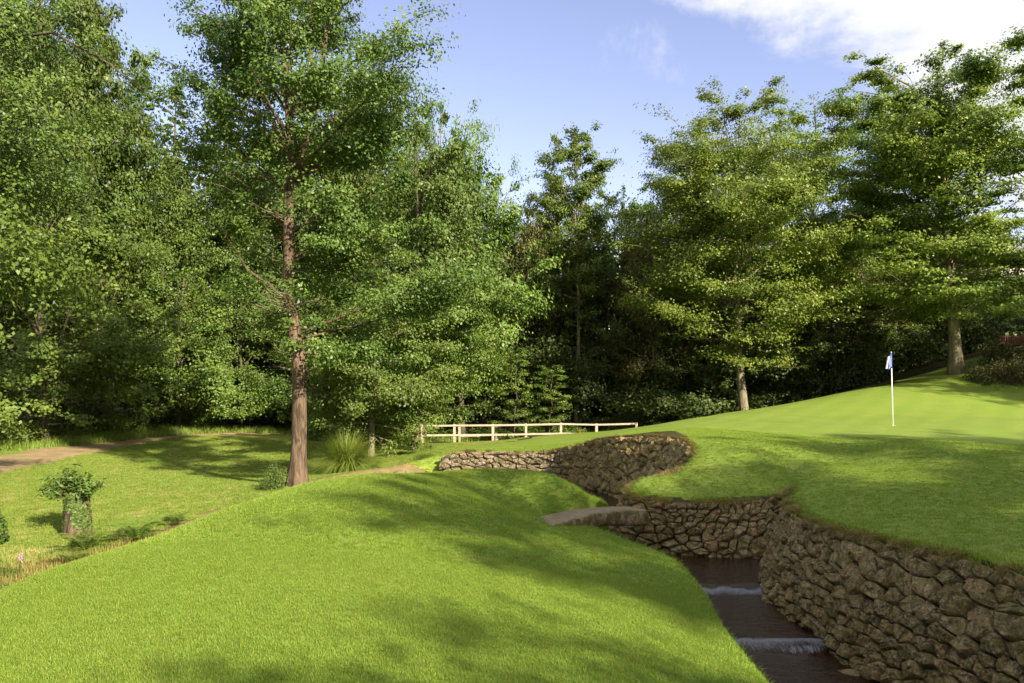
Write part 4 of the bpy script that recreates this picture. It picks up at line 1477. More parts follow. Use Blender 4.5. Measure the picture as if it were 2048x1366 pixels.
def shrub_mesh(seed, n, leaf, lobes=7, aspect=.6, tall=.8):
    r = np.random.RandomState(seed)
    P, Nn, K = [], [], []
    for i in range(lobes):
        a, d = r.uniform(0, 6.28), r.uniform(0, .62)
        c = np.array([math.cos(a) * d, math.sin(a) * d, r.uniform(.25, .62) * tall * (1.2 - d * .6)])
        m = n // lobes
        u = unit(r.normal(size=(m, 3)))
        rad = r.uniform(.25, 1, m)[:, None] ** .5 * r.uniform(.28, .5)
        p = c + u * rad * (1 + .25 * np.sin(u[:, :1] * 7 + i * 2))
        P.append(p)
        Nn.append(unit(u * .6 + np.array([0, 0, .4]) + r.normal(size=(m, 3)) * .5))
        K.append(np.clip(r.uniform(.1, .6) + r.uniform(-.1, .5, m), 0, 1))
    P, Nn, K = np.concatenate(P), np.concatenate(Nn), np.concatenate(K)
    ok = P[:, 2] > -.05
    return quads_mesh('shrub_leaves', leaf_quads(P[ok], Nn[ok], np.full(ok.sum(), leaf), r, aspect, .12), K[ok])


def stems_mesh(seed, n=7, h=.6):
    r = np.random.RandomState(seed)
    m = MB()
    for i in range(n):
        a = r.uniform(0, 6.28)
        e = Vector((math.cos(a) * .4, math.sin(a) * .4, h * r.uniform(.7, 1.1)))
        m.tube([(0, 0, -.1), e * .5 + Vector((0, 0, .08)), e], [.02, .014, .006], 4, cap=False)
    return pymesh('shrub_stems', m.v, m.f)


SH = [shrub_mesh(s, 3600, .062, 8) for s in (1, 2, 3)]
ST = [stems_mesh(s) for s in (1, 2)]
for me in ST:
    me.materials.append(M['bark'])


def shrub(name, label, x, y, w, h, mat, k=0, group=None, cat='shrub', zoff=0.0):
    root = thing(name, label, cat, (x, y, gz(x, y) + zoff - .03), random.uniform(0, 6.28), group)
    root.scale = (w, w, h)
    f = mesh_obj('foliage', SH[k % 3], None, root)
    if not len(SH[k % 3].materials):
        SH[k % 3].materials.append(mat)
    f.material_slots[0].link = 'OBJECT'
    f.material_slots[0].material = mat
    f['kind'] = 'stuff'
    mesh_obj('stems', ST[k % 2], None, root)
    return root


shr = [(20, 30, 1.6, 1.5, 'leaf_wood', 'rough bush at the left end of the path'), (110, 33, 1.8, 1.4, 'leaf_fresh', 'pale green bush above the first bend of the path'),
       (190, 35.5, 1.8, 1.8, 'leaf_wood', 'rounded bush behind the path, third from the left'), (262, 38, 1.7, 1.3, 'leaf_fresh', 'low bright bush behind the narrowing path'),
       (330, 41, 2.0, 1.6, 'leaf_fresh', 'bright bush under the overhanging tree'), (405, 43, 1.8, 1.3, 'leaf_wood', 'dull bush where the path fades'),
       (470, 45, 2.0, 1.8, 'leaf_shaded', 'dark bush past the end of the path'), (560, 44, 2.0, 2.0, 'leaf_shaded', 'dark bush left behind the reddish trunk'),
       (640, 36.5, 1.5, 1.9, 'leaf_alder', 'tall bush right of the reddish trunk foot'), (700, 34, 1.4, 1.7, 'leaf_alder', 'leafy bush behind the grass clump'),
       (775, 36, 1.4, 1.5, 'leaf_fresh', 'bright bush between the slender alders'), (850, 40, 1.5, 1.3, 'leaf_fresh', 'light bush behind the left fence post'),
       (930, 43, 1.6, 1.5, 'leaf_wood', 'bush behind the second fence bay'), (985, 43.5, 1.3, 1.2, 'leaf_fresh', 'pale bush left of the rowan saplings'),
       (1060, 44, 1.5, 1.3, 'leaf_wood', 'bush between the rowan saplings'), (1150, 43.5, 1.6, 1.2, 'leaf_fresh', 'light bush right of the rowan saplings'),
       (1225, 43, 1.8, 1.4, 'leaf_shaded', 'dark bush behind the last fence bay'), (1300, 42, 2.0, 1.6, 'leaf_shaded', 'dark bush past the right end of the fence'),
       (1385, 42, 2.2, 1.7, 'leaf_shaded', 'dark bush left of the beech trunk'), (1455, 41, 1.8, 1.3, 'leaf_shaded', 'dark bush close left of the beech trunk'),
       (1530, 41, 2.2, 1.7, 'leaf_shaded', 'dark bush close right of the beech trunk'), (1610, 42, 2.4, 2.6, 'leaf_shaded', 'dark bush behind the hump of the green'),
       (1690, 43, 2.6, 3.2, 'leaf_shaded', 'tall dark bush left of the golf flag'), (1760, 44, 2.6, 3.6, 'leaf_wood', 'tall bush behind the golf flag, lighter on top'),
       (1835, 44, 2.4, 2.8, 'leaf_shaded', 'dark bush between flag and tallest tree'), (1960, 43.5, 2.4, 2.6, 'leaf_shaded', 'dark bush right behind the tallest trunk')]
for i, (px, yy, w, h, mt, lab) in enumerate(shr):
    shrub('bush', lab, (px - 1024) / F * yy, yy, w, h, M[mt], i, 'bushes along the foot of the wood')
for i, (x_, y_, w, h, lab) in enumerate(((-8.1, 12.0, .34, .3, 'leafy weeds at the lower left, nearest the ditch'), (-8.9, 12.6, .4, .26, 'low leafy weeds beside the pink foxglove'),
                                     (-8.0, 13.9, .3, .34, 'weeds tangled at the foot of the ivied stump'), (-7.5, 14.9, .36, .26, 'weeds among the ferns right of the ivied stump'),
                                     (-7.7, 11.0, .42, .3, 'weeds spilling into the ditch at the lower left edge'), (-9.1, 11.4, .45, .3, 'broad patch of weeds at the lower left edge'),
                                     (-7.3, 16.2, .3, .2, 'small weeds on the ditch edge beyond the ferns'), (-4.6, 25.3, .4, .3, 'weeds beside the tall grass clump'), (-3.0, 25.4, .5, .3, 'weeds at the left end of the far stone wall'))):
    shrub('weed_clump', lab, x_, y_, w, h, M['leaf_fresh' if i % 2 else 'leaf_wood'], i, cat='weeds')
x_, y_, _z = W(547, 985, 2.95)
shrub('bush', 'small dense bush on the ditch bank left of the reddish trunk', -6.2, 19.5, .52, .78, M['leaf_laurel'], 1)
shrub('bush', 'tuft of ivy leaves sprouting right of the reddish trunk foot', -5.1, 19.4, .2, .35, M['leaf_laurel'], 2)

# bank of low shrubs under the bench
for i, (px, yy, w, h, zo, lab) in enumerate(((1985, 35.6, 1.5, 1.7, -.3, 'dark prostrate shrub at the left foot of the terrace bank'), (2035, 34.6, 1.7, 1.7, -.2, 'mottled ground cover shrub under the bench'),
                                             (2010, 36.6, 1.8, 1.5, 0, 'brownish shrub on the terrace bank just below the bench'), (2075, 36.0, 1.9, 1.9, 0, 'shrub at the right edge of the terrace bank'))):
    shrub('bank_shrub', lab, (px - 1024) / F * yy, yy, w, h, M['leaf_heather'], i, 'shrubs on the terrace bank', zoff=zo)

# ------------------------------------------------------------------ blades of grass
def blades(pos, length, width, lean, r, seg=3, dirs=None, droop=1.0):
    """arching blades as strips of quads: (N*seg,4,3)"""
    N = len(pos)
    a = r.uniform(0, 6.28, N)
    d = np.stack([np.cos(a), np.sin(a), np.zeros(N)], 1) if dirs is None else unit(dirs + r.normal(0, .35, (N, 3)) * np.array([1, 1, 0]))
    sdv = np.stack([-d[:, 1], d[:, 0], np.zeros(N)], 1)
    ln = length[:, None]
    le = lean[:, None]
    quads = []
    prev = None
    for k in range(seg + 1):
        s = k / seg
        c = pos + d * ln * le * s ** 1.6 + np.array([0, 0, 1.0]) * ln * (s - droop * le * s * s * .75)
        w = (width * (1 - s) ** .7 * .5)[:, None] + .0004
        cur = (c - sdv * w, c + sdv * w)
        if prev is not None:
            quads.append(np.stack([prev[0], prev[1], cur[1], cur[0]], 1))
        prev = cur
    return np.concatenate(quads)


def grass_obj(name, label, V, N, r, mat, cat='grass'):
    rn = np.clip(r.uniform(0, 1, N), 0, 1)
    seg = len(V) // N
    return tag(mesh_obj(name, quads_mesh(name, V, np.tile(rn, seg)), mat), label, cat, None, 'stuff')


r = np.random.RandomState(17)
# dry, ragged fringe of turf hanging over the crest of each wall
def fringe(line, n, l0, l1, name, label, mat, back=.12, fwd=.05, lean=(.4, 1.1), zlift=0.0, side=None, wd=.005, thr=.0):
    L = np.array(line)
    d = np.concatenate([[0], np.cumsum(np.linalg.norm(np.diff(L[:, :2], axis=0), axis=1))])
    s = r.uniform(0, d[-1], n)
    P = np.stack([np.interp(s, d, L[:, 0]), np.interp(s, d, L[:, 1])], 1)
    P2 = np.stack([np.interp(np.minimum(s + .1, d[-1]), d, L[:, 0]), np.interp(np.minimum(s + .1, d[-1]), d, L[:, 1])], 1)
    P1 = np.stack([np.interp(np.maximum(s - .1, 0), d, L[:, 0]), np.interp(np.maximum(s - .1, 0), d, L[:, 1])], 1)
    t_ = unit(P2 - P1)
    nm = np.stack([t_[:, 1], -t_[:, 0]], 1) * side
    off = r.uniform(-back, fwd, n)
    keep = hnoise(P[:, 0], P[:, 1], .55, 77) + r.normal(0, .12, n) > thr
    P, nm, off, s = P[keep], nm[keep], off[keep], s[keep]
    n = len(P)
    P = P + nm * off[:, None]
    zz = height(P[:, 0] - nm[:, 0] * .2, P[:, 1] - nm[:, 1] * .2)
    z_edge = np.interp(s, d, L[:, 2]) if L.shape[1] > 2 else zz
    zz = (zz + z_edge) / 2 - np.clip(off, 0, 1) * .5 + zlift
    pos = np.stack([P[:, 0], P[:, 1], zz], 1)
    ln = r.uniform(l0, l1, n)
    V = blades(pos, ln, np.full(n, wd), r.uniform(*lean, n), r, 3, np.concatenate([nm, np.zeros((n, 1))], 1), 1.15)
    return grass_obj(name, label, V, n, r, mat)


fringe(near_vis_t, 14000, .06, .19, 'turf_fringe', 'dry turf fringe along the crest of the nearest wall', M['grass_dry'], .16, .1, side=1)
fringe(near_vis_t, 9000, .04, .12, 'turf_fringe', 'green turf lip along the crest of the nearest wall', M['grass_blade'], .30, .06, side=1, lean=(.2, .8), thr=-.5)
fringe(tm, 5000, .05, .15, 'turf_fringe', 'dry turf fringe along the crest of the short wall', M['grass_dry'], .12, .07, side=1)
fringe(tm, 2500, .04, .10, 'turf_fringe', 'green turf lip along the crest of the short wall', M['grass_blade'], .30, -.02, side=1, lean=(.2, .8))
fringe(tf, 8000, .05, .15, 'turf_fringe', 'dry turf fringe along the crest of the far wall', M['grass_dry'], .16, .06, side=1, wd=.009)

# lush edge of the lawn above the water
lip = np.array([p for p in inn if 3.5 < p[1] < 16.5 and p[0] > .5])
n = 16000
k = r.randint(0, len(lip) - 1, n)
f_ = r.uniform(0, 1, n)[:, None]
P = lip[k] * (1 - f_) + lip[k + 1] * f_
inward = -1.0 * np.abs(r.normal(0, .28, n)) - .05
tg = unit(lip[k + 1] - lip[k])
nm = np.stack([tg[:, 1], -tg[:, 0]], 1)
tst = in_poly(P[:, 0] + nm[:, 0] * .2, P[:, 1] + nm[:, 1] * .2, LAWN_POLY)
nm[~tst] *= -1
P = P + nm * (-inward)[:, None]
pos = np.stack([P[:, 0], P[:, 1], height(P[:, 0], P[:, 1]) - .005], 1)
V = blades(pos, r.uniform(.03, .11, n) * np.where(r.rand(n) < .04, 1.8, 1), np.full(n, .004), r.uniform(.1, .8, n), r, 3, np.concatenate([-nm, np.zeros((n, 1))], 1), .9)
grass_obj('bank_grass', 'longer grass along the lawn edge above the stream', V, n, r, M['grass_blade'])

# the big clump of arching ornamental grass
cx_, cy_ = -5.55, 25.2
root_z = gz(cx_, cy_)
gc = thing('ornamental_grass', 'big clump of tall arching grass right of the reddish trunk', 'grass clump', (cx_, cy_, root_z))
n = 2600
a = r.uniform(0, 6.28, n)
d0 = np.sqrt(r.uniform(0, 1, n)) * .28
pos = np.stack([np.cos(a) * d0, np.sin(a) * d0, np.zeros(n)], 1)
dirs = np.stack([np.cos(a), np.sin(a), np.zeros(n)], 1)
V = blades(pos, r.uniform(1.1, 2.1, n), np.full(n, .02), r.uniform(.2, 1.15, n), r, 7, dirs, 1.25)
o = mesh_obj('blades', quads_mesh('grass_clump_blades', V, np.tile(r.uniform(0, 1, n), 7)), M['grass_tall'], gc)
o['kind'] = 'stuff'

# weeds and long grass on the verge behind the path and along the ditch
def scatter_blades(name, label, poly_, n, l0, l1, wd, mat, lean=(.1, .7)):
    P = np.array(poly_)
    lo, hi = P.min(0), P.max(0)
    pts = []
    while len(pts) < n:
        q = r.uniform(lo, hi, (n * 2, 2))
        ok = in_poly(q[:, 0], q[:, 1], poly_)
        pts += list(q[ok])
    pts = np.array(pts[:n])
    pos = np.stack([pts[:, 0], pts[:, 1], height(pts[:, 0], pts[:, 1]) - .01], 1)
    V = blades(pos, r.uniform(l0, l1, n), np.full(n, wd), r.uniform(*lean, n), r, 2)
    return grass_obj(name, label, V, n, r, mat)


verge = [(-20.5, 24.5), (-17.6, 30), (-16.5, 35), (-14.5, 39.2), (-11, 40.2), (-11, 42.5), (-16, 42), (-20, 37), (-24, 28)]
scatter_blades('verge_grass', 'long bright grass and weeds on the verge behind the path', verge, 26000, .15, .5, .02, M['grass_tall'])
fb = [(-5, 35.5), (-9, 38), (-12, 40), (-6, 43), (8, 43), (8, 40.5), (0, 41.5), (-4, 40.5)]
scatter_blades('verge_grass', 'weedy long grass behind the timber fence', fb, 14000, .2, .6, .025, M['grass_tall'])
dit = [(-7.3, 6), (-6.1, 6), (-5.9, 12), (-5.2, 15.5), (-4.5, 18.5), (-5.0, 18.8), (-6.3, 16.8), (-7.4, 13.5), (-9.0, 12)]
scatter_blades('ditch_grass', 'straggling dry grass along the ditch', dit, 20000, .06, .28, .008, M['grass_dry'])
scatter_blades('ditch_grass', 'dry straw coloured grass on the bank below the stump', [(-11, 9.5), (-7.4, 9.5), (-7.3, 12.6), (-8.1, 14.0), (-9.2, 13.8), (-10.5, 12.2)], 8000, .03, .11, .009, M['grass_straw'])
scatter_blades('ditch_grass', 'green weeds in the ditch among the dry grass', [(-11, 7), (-6.4, 7), (-6.0, 12), (-5.5, 15), (-6.6, 15.4), (-8.4, 13.2), (-11, 11.5)], 16000, .05, .2, .012, M['grass_tall'])

# ferns in the ditch and behind the fence
def fern_mesh(seed, fronds=11):
    r_ = np.random.RandomState(seed)
    Q, K = [], []
    for i in range(fronds):
        a = i * 2 * math.pi / fronds + r_.uniform(-.3, .3)
        d = np.array([math.cos(a), math.sin(a), 0])
        sdv = np.array([-d[1], d[0], 0])
        L = r_.uniform(.75, 1.1)
        kk = r_.uniform(.2, .8)
        for s in np.linspace(.12, 1, 20):
            c = d * L * s ** 1.2 * .8 + np.array([0, 0, L * (1.5 * s - 1.15 * s * s)])
            wl_ = .26 * L * math.sin(math.pi * min(1, s * .9 + .1)) ** .8 * (1.05 - s * .75)
            for sg in (-1, 1):
                e = c + sdv * sg * wl_ + d * wl_ * .35 + np.array([0, 0, -.1 * wl_])
                t_ = d * .022 * L
                Q.append(np.stack([c - t_, c + t_, e + t_ * .3, e - t_ * .3]))
                K.append(np.clip(kk + r_.uniform(-.2, .2), 0, 1))
    return quads_mesh('fern_fronds', np.array(Q), np.array(K))


FM = [fern_mesh(1), fern_mesh(2)]
for me in FM:
    me.materials.append(M['fern'])
for i, (x_, y_, s, lab) in enumerate(((-7.7, 13.5, .8, 'fern at the foot of the ivied stump'), (-7.1, 14.2, 1.0, 'fern in the ditch right of the ivied stump'), (-7.35, 12.6, .6, 'fern lowest in the ditch below the stump'),
                                      (-7.0, 15.6, .55, 'fern farthest along the ditch from the stump'), (-4.0, 41, 1.2, 'fern behind the left fence post'), (-1.2, 41.3, 1.4, 'large fern behind the fence left of the saplings'),
                                      (1.0, 41.8, 1.3, 'fern between fence and rowan saplings'), (3.4, 41.5, 1.2, 'fern right behind the rowan saplings'))):
    f_ = thing('fern', lab, 'fern', (x_, y_, gz(x_, y_)), 0, 'ferns in the ditch and behind the fence')
    mesh_obj('fronds', FM[i % 2], None, f_)['kind'] = 'stuff'
    f_.scale = (s, s, s)
    f_.rotation_euler = (0, 0, i * 1.3)

# ------------------------------------------------------------------ ivied stump with sprouting shoots
sx0, sy0 = -8.55, 14.75
sz0 = gz(sx0, sy0)
stp = thing('tree_stump', 'ivy clad stump with a bushy head of dark shoots by the ditch', 'tree stump', (sx0, sy0, sz0))
m_ = MB()
rs2 = np.random.RandomState(8)
rings = [(-.15, .30), (.1, .25), (.35, .22), (.62, .21), (.84, .19), (.9, .1)]
for i, (z, rd) in enumerate(rings):
    for k in range(14):
        th = 2 * math.pi * k / 14
        q = rd * (1 + .12 * math.sin(th * 3 + z * 3) + rs2.uniform(-.06, .06))
        m_.v.append(Vector((math.cos(th) * q, math.sin(th) * q, z + rs2.uniform(-.02, .02))))
    if i:
        for k in range(14):
            k2 = (k + 1) % 14
            m_.f.append(((i - 1) * 14 + k, (i - 1) * 14 + k2, i * 14 + k2, i * 14 + k))
m_.f.append(tuple(range(len(m_.v) - 14, len(m_.v))))
m_.build('trunk', M['bark_red'], stp, True)
n = 2200
th = rs2.uniform(0, 6.28, n)
zz = rs2.uniform(0, .88, n)
pos = np.stack([np.cos(th) * .24, np.sin(th) * .24, zz], 1)
keep = (np.sin(th * 2 + zz * 6) + rs2.normal(0, .5, n)) > -.25
nm = unit(np.stack([np.cos(th), np.sin(th), np.full(n, .4)], 1) + rs2.normal(size=(n, 3)) * .35)
o = mesh_obj('ivy', quads_mesh('ivy', leaf_quads(pos[keep], nm[keep], np.full(keep.sum(), .07), rs2, .8, .1), rs2.uniform(0, 1, keep.sum())), M['leaf_laurel'], stp)
o['kind'] = 'stuff'
sh = MB()
P, Nn = [], []
for i in range(34):
    a, e = rs2.uniform(0, 6.28), rs2.uniform(.25, 1.4)
    d = np.array([math.cos(a) * math.cos(e), math.sin(a) * math.cos(e), math.sin(e)])
    l = rs2.uniform(.35, .62)
    b = np.array([d[0] * .1 - .08, d[1] * .1, .75])
    sh.tube([b, b + d * l * .6, b + d * l], [.012, .008, .004], 4, cap=False)
    for _ in range(34):
        s = rs2.uniform(.3, 1.08)
        P.append(b + d * l * s + rs2.normal(0, .05, 3))
        Nn.append(d * .4 + np.array([0, 0, .6]) + rs2.normal(0, .5, 3))
sh.build('shoots', M['bark'], stp)
o = mesh_obj('shoot_leaves', quads_mesh('shoot_leaves', leaf_quads(np.array(P), unit(np.array(Nn)), np.full(len(P), .12), rs2, .36, .1), rs2.uniform(0, 1, len(P))), M['leaf_laurel'], stp)
o['kind'] = 'stuff'
# second stump cut by the left edge
s2x, s2y = -9.75, 13.9
st2 = thing('tree_stump', 'rounded ivy covered stump cut off by the left edge of the view', 'tree stump', (s2x, s2y, gz(s2x, s2y)))
MB().tube([(0, 0, -.1), (0, 0, .4), (0, 0, .62)], [.3, .26, .12], 12, rough=.08).build('trunk', M['bark'], st2, True)
n = 1500
u = unit(rs2.normal(size=(n, 3)))
u[:, 2] = np.abs(u[:, 2])
pos = u * np.array([.33, .33, .72]) * rs2.uniform(.9, 1.1, n)[:, None]
o = mesh_obj('ivy', quads_mesh('ivy', leaf_quads(pos, unit(u + rs2.normal(0, .4, (n, 3))), np.full(n, .06), rs2, .8, .1), rs2.uniform(0, 1, n)), M['leaf_laurel'], st2)
o['kind'] = 'stuff'
# foxglove
fgx, fgy, _ = W(40, 1130, 3.2)
fg = thing('foxglove', 'single pink foxglove among the weeds at the lower left', 'flower', (fgx, fgy, gz(fgx, fgy)))
MB().tube([(0, 0, 0), (.01, 0, .2), (.03, 0, .42)], [.006, .005, .003], 5).build('stem', M['leaf_laurel'], fg)
fg.scale = (.6, .6, .7)
t = NT('foxglove_pink')
t.principled((0.6, 0.2, 0.45), 0.5, 0.3)
for i in range(9):
    a = i * 2.4
    z = .2 + i * .024
    MB().tube([(.02, 0, z), (.02 + math.cos(a) * .03, math.sin(a) * .03, z - .012), (.02 + math.cos(a) * .045, math.sin(a) * .045, z - .03)], [.005, .012, .017], 6).build('bell', t.m, fg)

# rocks at the water's edge beyond the mound
for i, (px, py, s, lab) in enumerate(((800, 946, .15, 'flat pale rock at the water edge beyond the mound'), (760, 950, .16, 'small rock in the stream left of the pale flat rock'),
                                      (735, 949, .14, 'little dark rock beside the grass clump'), (1090 + 610, 1362, .2, 'dark boulder at the foot of the nearest wall in the stream'))):
    x_, y_, z__ = W(px, py, 3.2 if py < 1000 else 3.55)
    rr3 = np.random.RandomState(i)
    me = bpy.data.meshes.new('rock')
    import bmesh
    bm_ = bmesh.new()
    bmesh.ops.create_icosphere(bm_, subdivisions=2, radius=1)
    for v_ in bm_.verts:
        v_.co *= 1 + rr3.uniform(-.14, .14)
        v_.co.x *= s * 1.5
        v_.co.y *= s
        v_.co.z *= s * .6
    bm_.to_mesh(me)
    bm_.free()
    tag(mesh_obj('rock', me, M['stone_pale'] if i == 0 else M['stone'], None, (x_, y_, z__)), lab, 'rock')

# ------------------------------------------------------------------ bench on the terrace
bx, by, bz_ = WY(2032, 694, 37.8)
t = NT('bench_wood')
t.principled(t.ramp(t.noise(8, 4, .6), [(0.3, (0.10, 0.035, 0.02)), (0.7, (0.2, 0.08, 0.045))]), 0.7, .3)
bw = t.m
bgz = gz(bx, by)
bn_ = thing('garden_bench', 'reddish brown slatted wooden bench on the terrace at the right edge', 'bench', (bx, by, bgz), math.radians(8))
for sx_ in (-.72, .72):
    MB().box((sx_, .22, .45), (.06, .06, .9)).build('leg', bw, bn_)
    MB().box((sx_, -.22, .3), (.06, .06, .6)).build('leg', bw, bn_)
    MB().box((sx_, 0, .62), (.07, .56, .035)).build('armrest', bw, bn_)
for k in range(4):
    MB().box((0, -.2 + k * .125, .43), (1.44, .1, .025)).build('seat_slat', bw, bn_)
MB().box((0, .24, .88), (1.5, .035, .07)).build('top_rail', bw, bn_)
MB().box((0, .24, .53), (1.44, .035, .05)).build('lower_rail', bw, bn_)
for k in range(11):
    MB().box((-.65 + k * .13, .24, .7), (.055, .02, .3)).build('back_slat', bw, bn_)

# ------------------------------------------------------------------ house glimpsed through the trees
hx, hy = 50.5, 73.0
hz0 = gz(hx, hy)
t = NT('house_render')
t.principled(t.mix(t.noise(3, 4, .6), (0.62, 0.56, 0.5), (0.72, 0.66, 0.6)), .85, .2)
hw = t.m
t = NT('roof_brown')
t.principled(t.mix(t.noise(2, 4, .6), (0.3, 0.2, 0.15), (0.42, 0.32, 0.26)), .7, .3)
hr = t.m
t = NT('roof_slate')
t.principled(t.mix(t.noise(3, 4, .6), (0.13, 0.13, 0.16), (0.2, 0.2, 0.23)), .6, .4)
hs_ = t.m
t = NT('window_glass')
t.principled((0.02, 0.025, 0.03), .05, .7)
hg = t.m
hs = thing('house', 'pale house with brown ribbed roof glimpsed between the trees at the right edge', 'house', (hx, hy, hz0))
eave = WY(0, 582, hy)[2] - hz0
rid = WY(0, 545, hy)[2] - hz0
MB().box((0, 3, eave / 2), (12, 8, eave)).build('wall', hw, hs)
vv = [(-6.6, -1.6, eave - .1), (6.6, -1.6, eave - .1), (6.6, 3, rid), (-6.6, 3, rid), (-6.6, 7.6, eave - .1), (6.6, 7.6, eave - .1)]
vv2 = [(a, b, c - .2) for a, b, c in vv]
rf = mesh_obj('roof', pymesh('roof', vv + vv2, [(0, 1, 2, 3), (3, 2, 5, 4), (7, 6, 9, 8), (8, 9, 10, 11), (0, 6, 7, 1), (4, 5, 11, 10)]), hr, hs)
for k in range(27):
    x = -6.5 + k * .5
    d = Vector((0, 4.6, rid - eave + .1))
    rot = d.to_track_quat('X', 'Z').to_matrix()
    MB().box((x, .7, (eave + rid) / 2 - .0), (d.length, .07, .09), rot).build('rib', hs_ if k % 9 == 4 else hr, rf)
MB().box((0, -1.62, eave - .2), (13.2, .12, .18)).build('gutter', hw, rf)
for k in range(5):
    w_ = MB().box((-4.4 + k * 2.2, -1.03, eave - 1.7), (1.1, .06, 1.3)).build('window', hw, hs)
    MB().box((-4.4 + k * 2.2, -1.07, eave - 1.7), (.95, .03, 1.15)).build('pane', hg, w_)
h2 = thing('house', 'grey slate roofed house standing higher behind the pale one', 'house', (58, 84, gz(58, 84)))
e2 = WY(0, 520, 84)[2] - gz(58, 84)
r2 = WY(0, 478, 84)[2] - gz(58, 84)
MB().box((0, 3, e2 / 2), (13, 8, e2)).build('wall', hw, h2)
vv = [(-7, -1.4, e2 - .1), (7, -1.4, e2 - .1), (7, 3, r2), (-7, 3, r2), (-7, 7.4, e2 - .1), (7, 7.4, e2 - .1)]
vv2 = [(a, b, c - .2) for a, b, c in vv]
mesh_obj('roof', pymesh('roof', vv + vv2, [(0, 1, 2, 3), (3, 2, 5, 4), (7, 6, 9, 8), (8, 9, 10, 11), (0, 6, 7, 1), (4, 5, 11, 10)]), hs_, h2)
MB().box((2, 3, r2 + .3), (.9, .7, 1.4)).build('chimney', hw, h2)


# ------------------------------------------------------------------ mown grass: tufts spread over the turf by geometry nodes
def tuft_mesh(seed, n=16, rad=.035, l0=.018, l1=.036, wd=.0028):
    r_ = np.random.RandomState(seed)
    a = r_.uniform(0, 6.28, n)
    d = np.sqrt(r_.uniform(0, 1, n)) * rad
    pos = np.stack([np.cos(a) * d, np.sin(a) * d, np.full(n, -.003)], 1)
    V = blades(pos, r_.uniform(l0, l1, n), np.full(n, wd), r_.uniform(.2, .9, n), r_, 1)
    return quads_mesh('tuft', V, r_.uniform(0, 1, n))


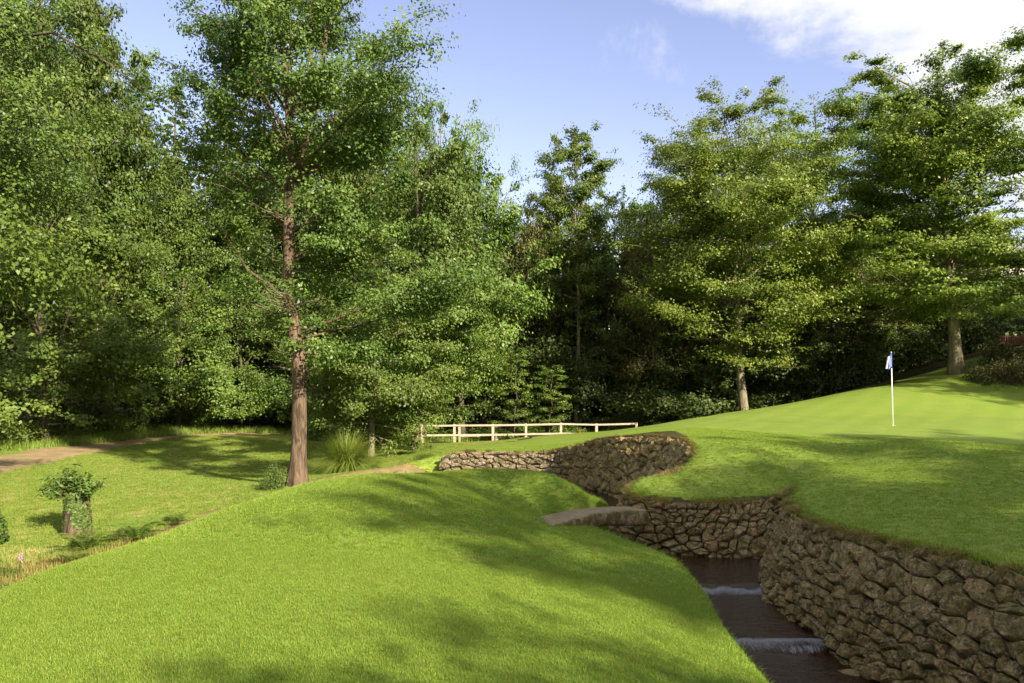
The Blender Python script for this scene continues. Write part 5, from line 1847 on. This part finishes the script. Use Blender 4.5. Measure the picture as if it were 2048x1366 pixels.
def mown(name, label, src_poly, src_codes, dens, tuft, mat, seed, region=None):
    """tufts over those cells of the terrain whose centre lies in src_poly and whose kind is in src_codes"""
    m = in_poly(cx, cy, src_poly) & np.isin(kind, src_codes)
    jj, ii = np.nonzero(m)
    if not len(jj):
        return
    v = np.stack([jj * nx + ii, jj * nx + ii + 1, (jj + 1) * nx + ii + 1, (jj + 1) * nx + ii], 1)
    co = np.stack([GX.ravel(), GY.ravel(), GZ.ravel()], 1)
    Q = co[v]
    # spread the points directly
    e1 = np.linalg.norm(Q[:, 1] - Q[:, 0], axis=1)
    e2_ = np.linalg.norm(Q[:, 3] - Q[:, 0], axis=1)
    A = e1 * e2_
    rr_ = np.random.RandomState(seed)
    n_ = int(A.sum() * dens)
    idx = rr_.choice(len(A), n_, p=A / A.sum())
    u_, w_ = rr_.rand(n_, 1), rr_.rand(n_, 1)
    q = Q[idx]
    P_ = (q[:, 0] * (1 - u_) + q[:, 1] * u_) * (1 - w_) + (q[:, 3] * (1 - u_) + q[:, 2] * u_) * w_
    me = bpy.data.meshes.new(name)
    me.vertices.add(n_)
    me.vertices.foreach_set('co', P_.astype(np.float32).ravel())
    me.update()
    o = bpy.data.objects.new(name, me)
    link(o)
    tag(o, label, 'grass', None, 'stuff')
    ng = bpy.data.node_groups.new(name, 'GeometryNodeTree')
    ng.interface.new_socket('Geometry', in_out='INPUT', socket_type='NodeSocketGeometry')
    ng.interface.new_socket('Geometry', in_out='OUTPUT', socket_type='NodeSocketGeometry')
    N_, L_ = ng.nodes, ng.links
    gi, go = N_.new('NodeGroupInput'), N_.new('NodeGroupOutput')
    oi = N_.new('GeometryNodeObjectInfo')
    oi.inputs['Object'].default_value = tuft
    oi.inputs['As Instance'].default_value = True
    ip = N_.new('GeometryNodeInstanceOnPoints')
    rv = N_.new('FunctionNodeRandomValue')
    rv.data_type = 'FLOAT_VECTOR'
    rv.inputs[0].default_value = (-.15, -.15, 0)
    rv.inputs[1].default_value = (.15, .15, 6.28)
    rsn = N_.new('FunctionNodeRandomValue')
    rsn.data_type = 'FLOAT'
    rsn.inputs[2].default_value = .7
    rsn.inputs[3].default_value = 1.25
    L_.new(gi.outputs[0], ip.inputs['Points'])
    L_.new(oi.outputs['Geometry'], ip.inputs['Instance'])
    L_.new(rv.outputs[0], ip.inputs['Rotation'])
    L_.new(rsn.outputs[1], ip.inputs['Scale'])
    L_.new(ip.outputs[0], go.inputs[0])
    md = o.modifiers.new('tufts', 'NODES')
    md.node_group = ng
    return o


def tuft_source(name, mesh, mat):
    mesh.materials.append(mat)
    o = bpy.data.objects.new(name, mesh)
    link(o)
    o.location = (0, -12, gz(0, -12) - 0.5)      # lies under the turf behind the viewpoint
    return tag(o, 'tuft of mown grass behind the viewpoint', 'grass', None, 'stuff')


tA = tuft_source('grass_tuft', tuft_mesh(1, 18, .04, .014, .027, .003), M['grass_blade'])
tB = tuft_source('grass_tuft', tuft_mesh(2, 20, .07, .018, .034, .0055), M['grass_blade'])
tC = tuft_source('grass_tuft', tuft_mesh(3, 22, .10, .03, .07, .009), M['grass_tall'])
mown('mown_grass', 'short mown blades on the nearest part of the lawn', [(-5, 3.2), (3, 3.2), (3, 8), (-6, 8)], [0], 2600, tA, None, 1)
mown('mown_grass', 'short mown blades over the crest of the lawn mound', [(-7, 8), (3, 8), (3, 18), (-7, 18)], [0], 700, tB, None, 2)
mown('mown_grass', 'short mown blades on the green above the walls', [(3, 4), (16, 4), (17, 12.5), (14, 15.0), (10.5, 16.6), (7.5, 19), (5.8, 22.2), (4.5, 25), (1, 27), (-3, 27), (-3, 24.5), (1, 23.5), (3, 19), (1.5, 14), (3, 12)], [2], 420, tB, None, 3)
mown('bank_turf', 'uneven rough turf on the bank beyond the ditch', [(-13, 10), (-6, 10), (-3, 20), (-2, 34), (-16, 36), (-19, 26)], [3], 110, tC, None, 4)
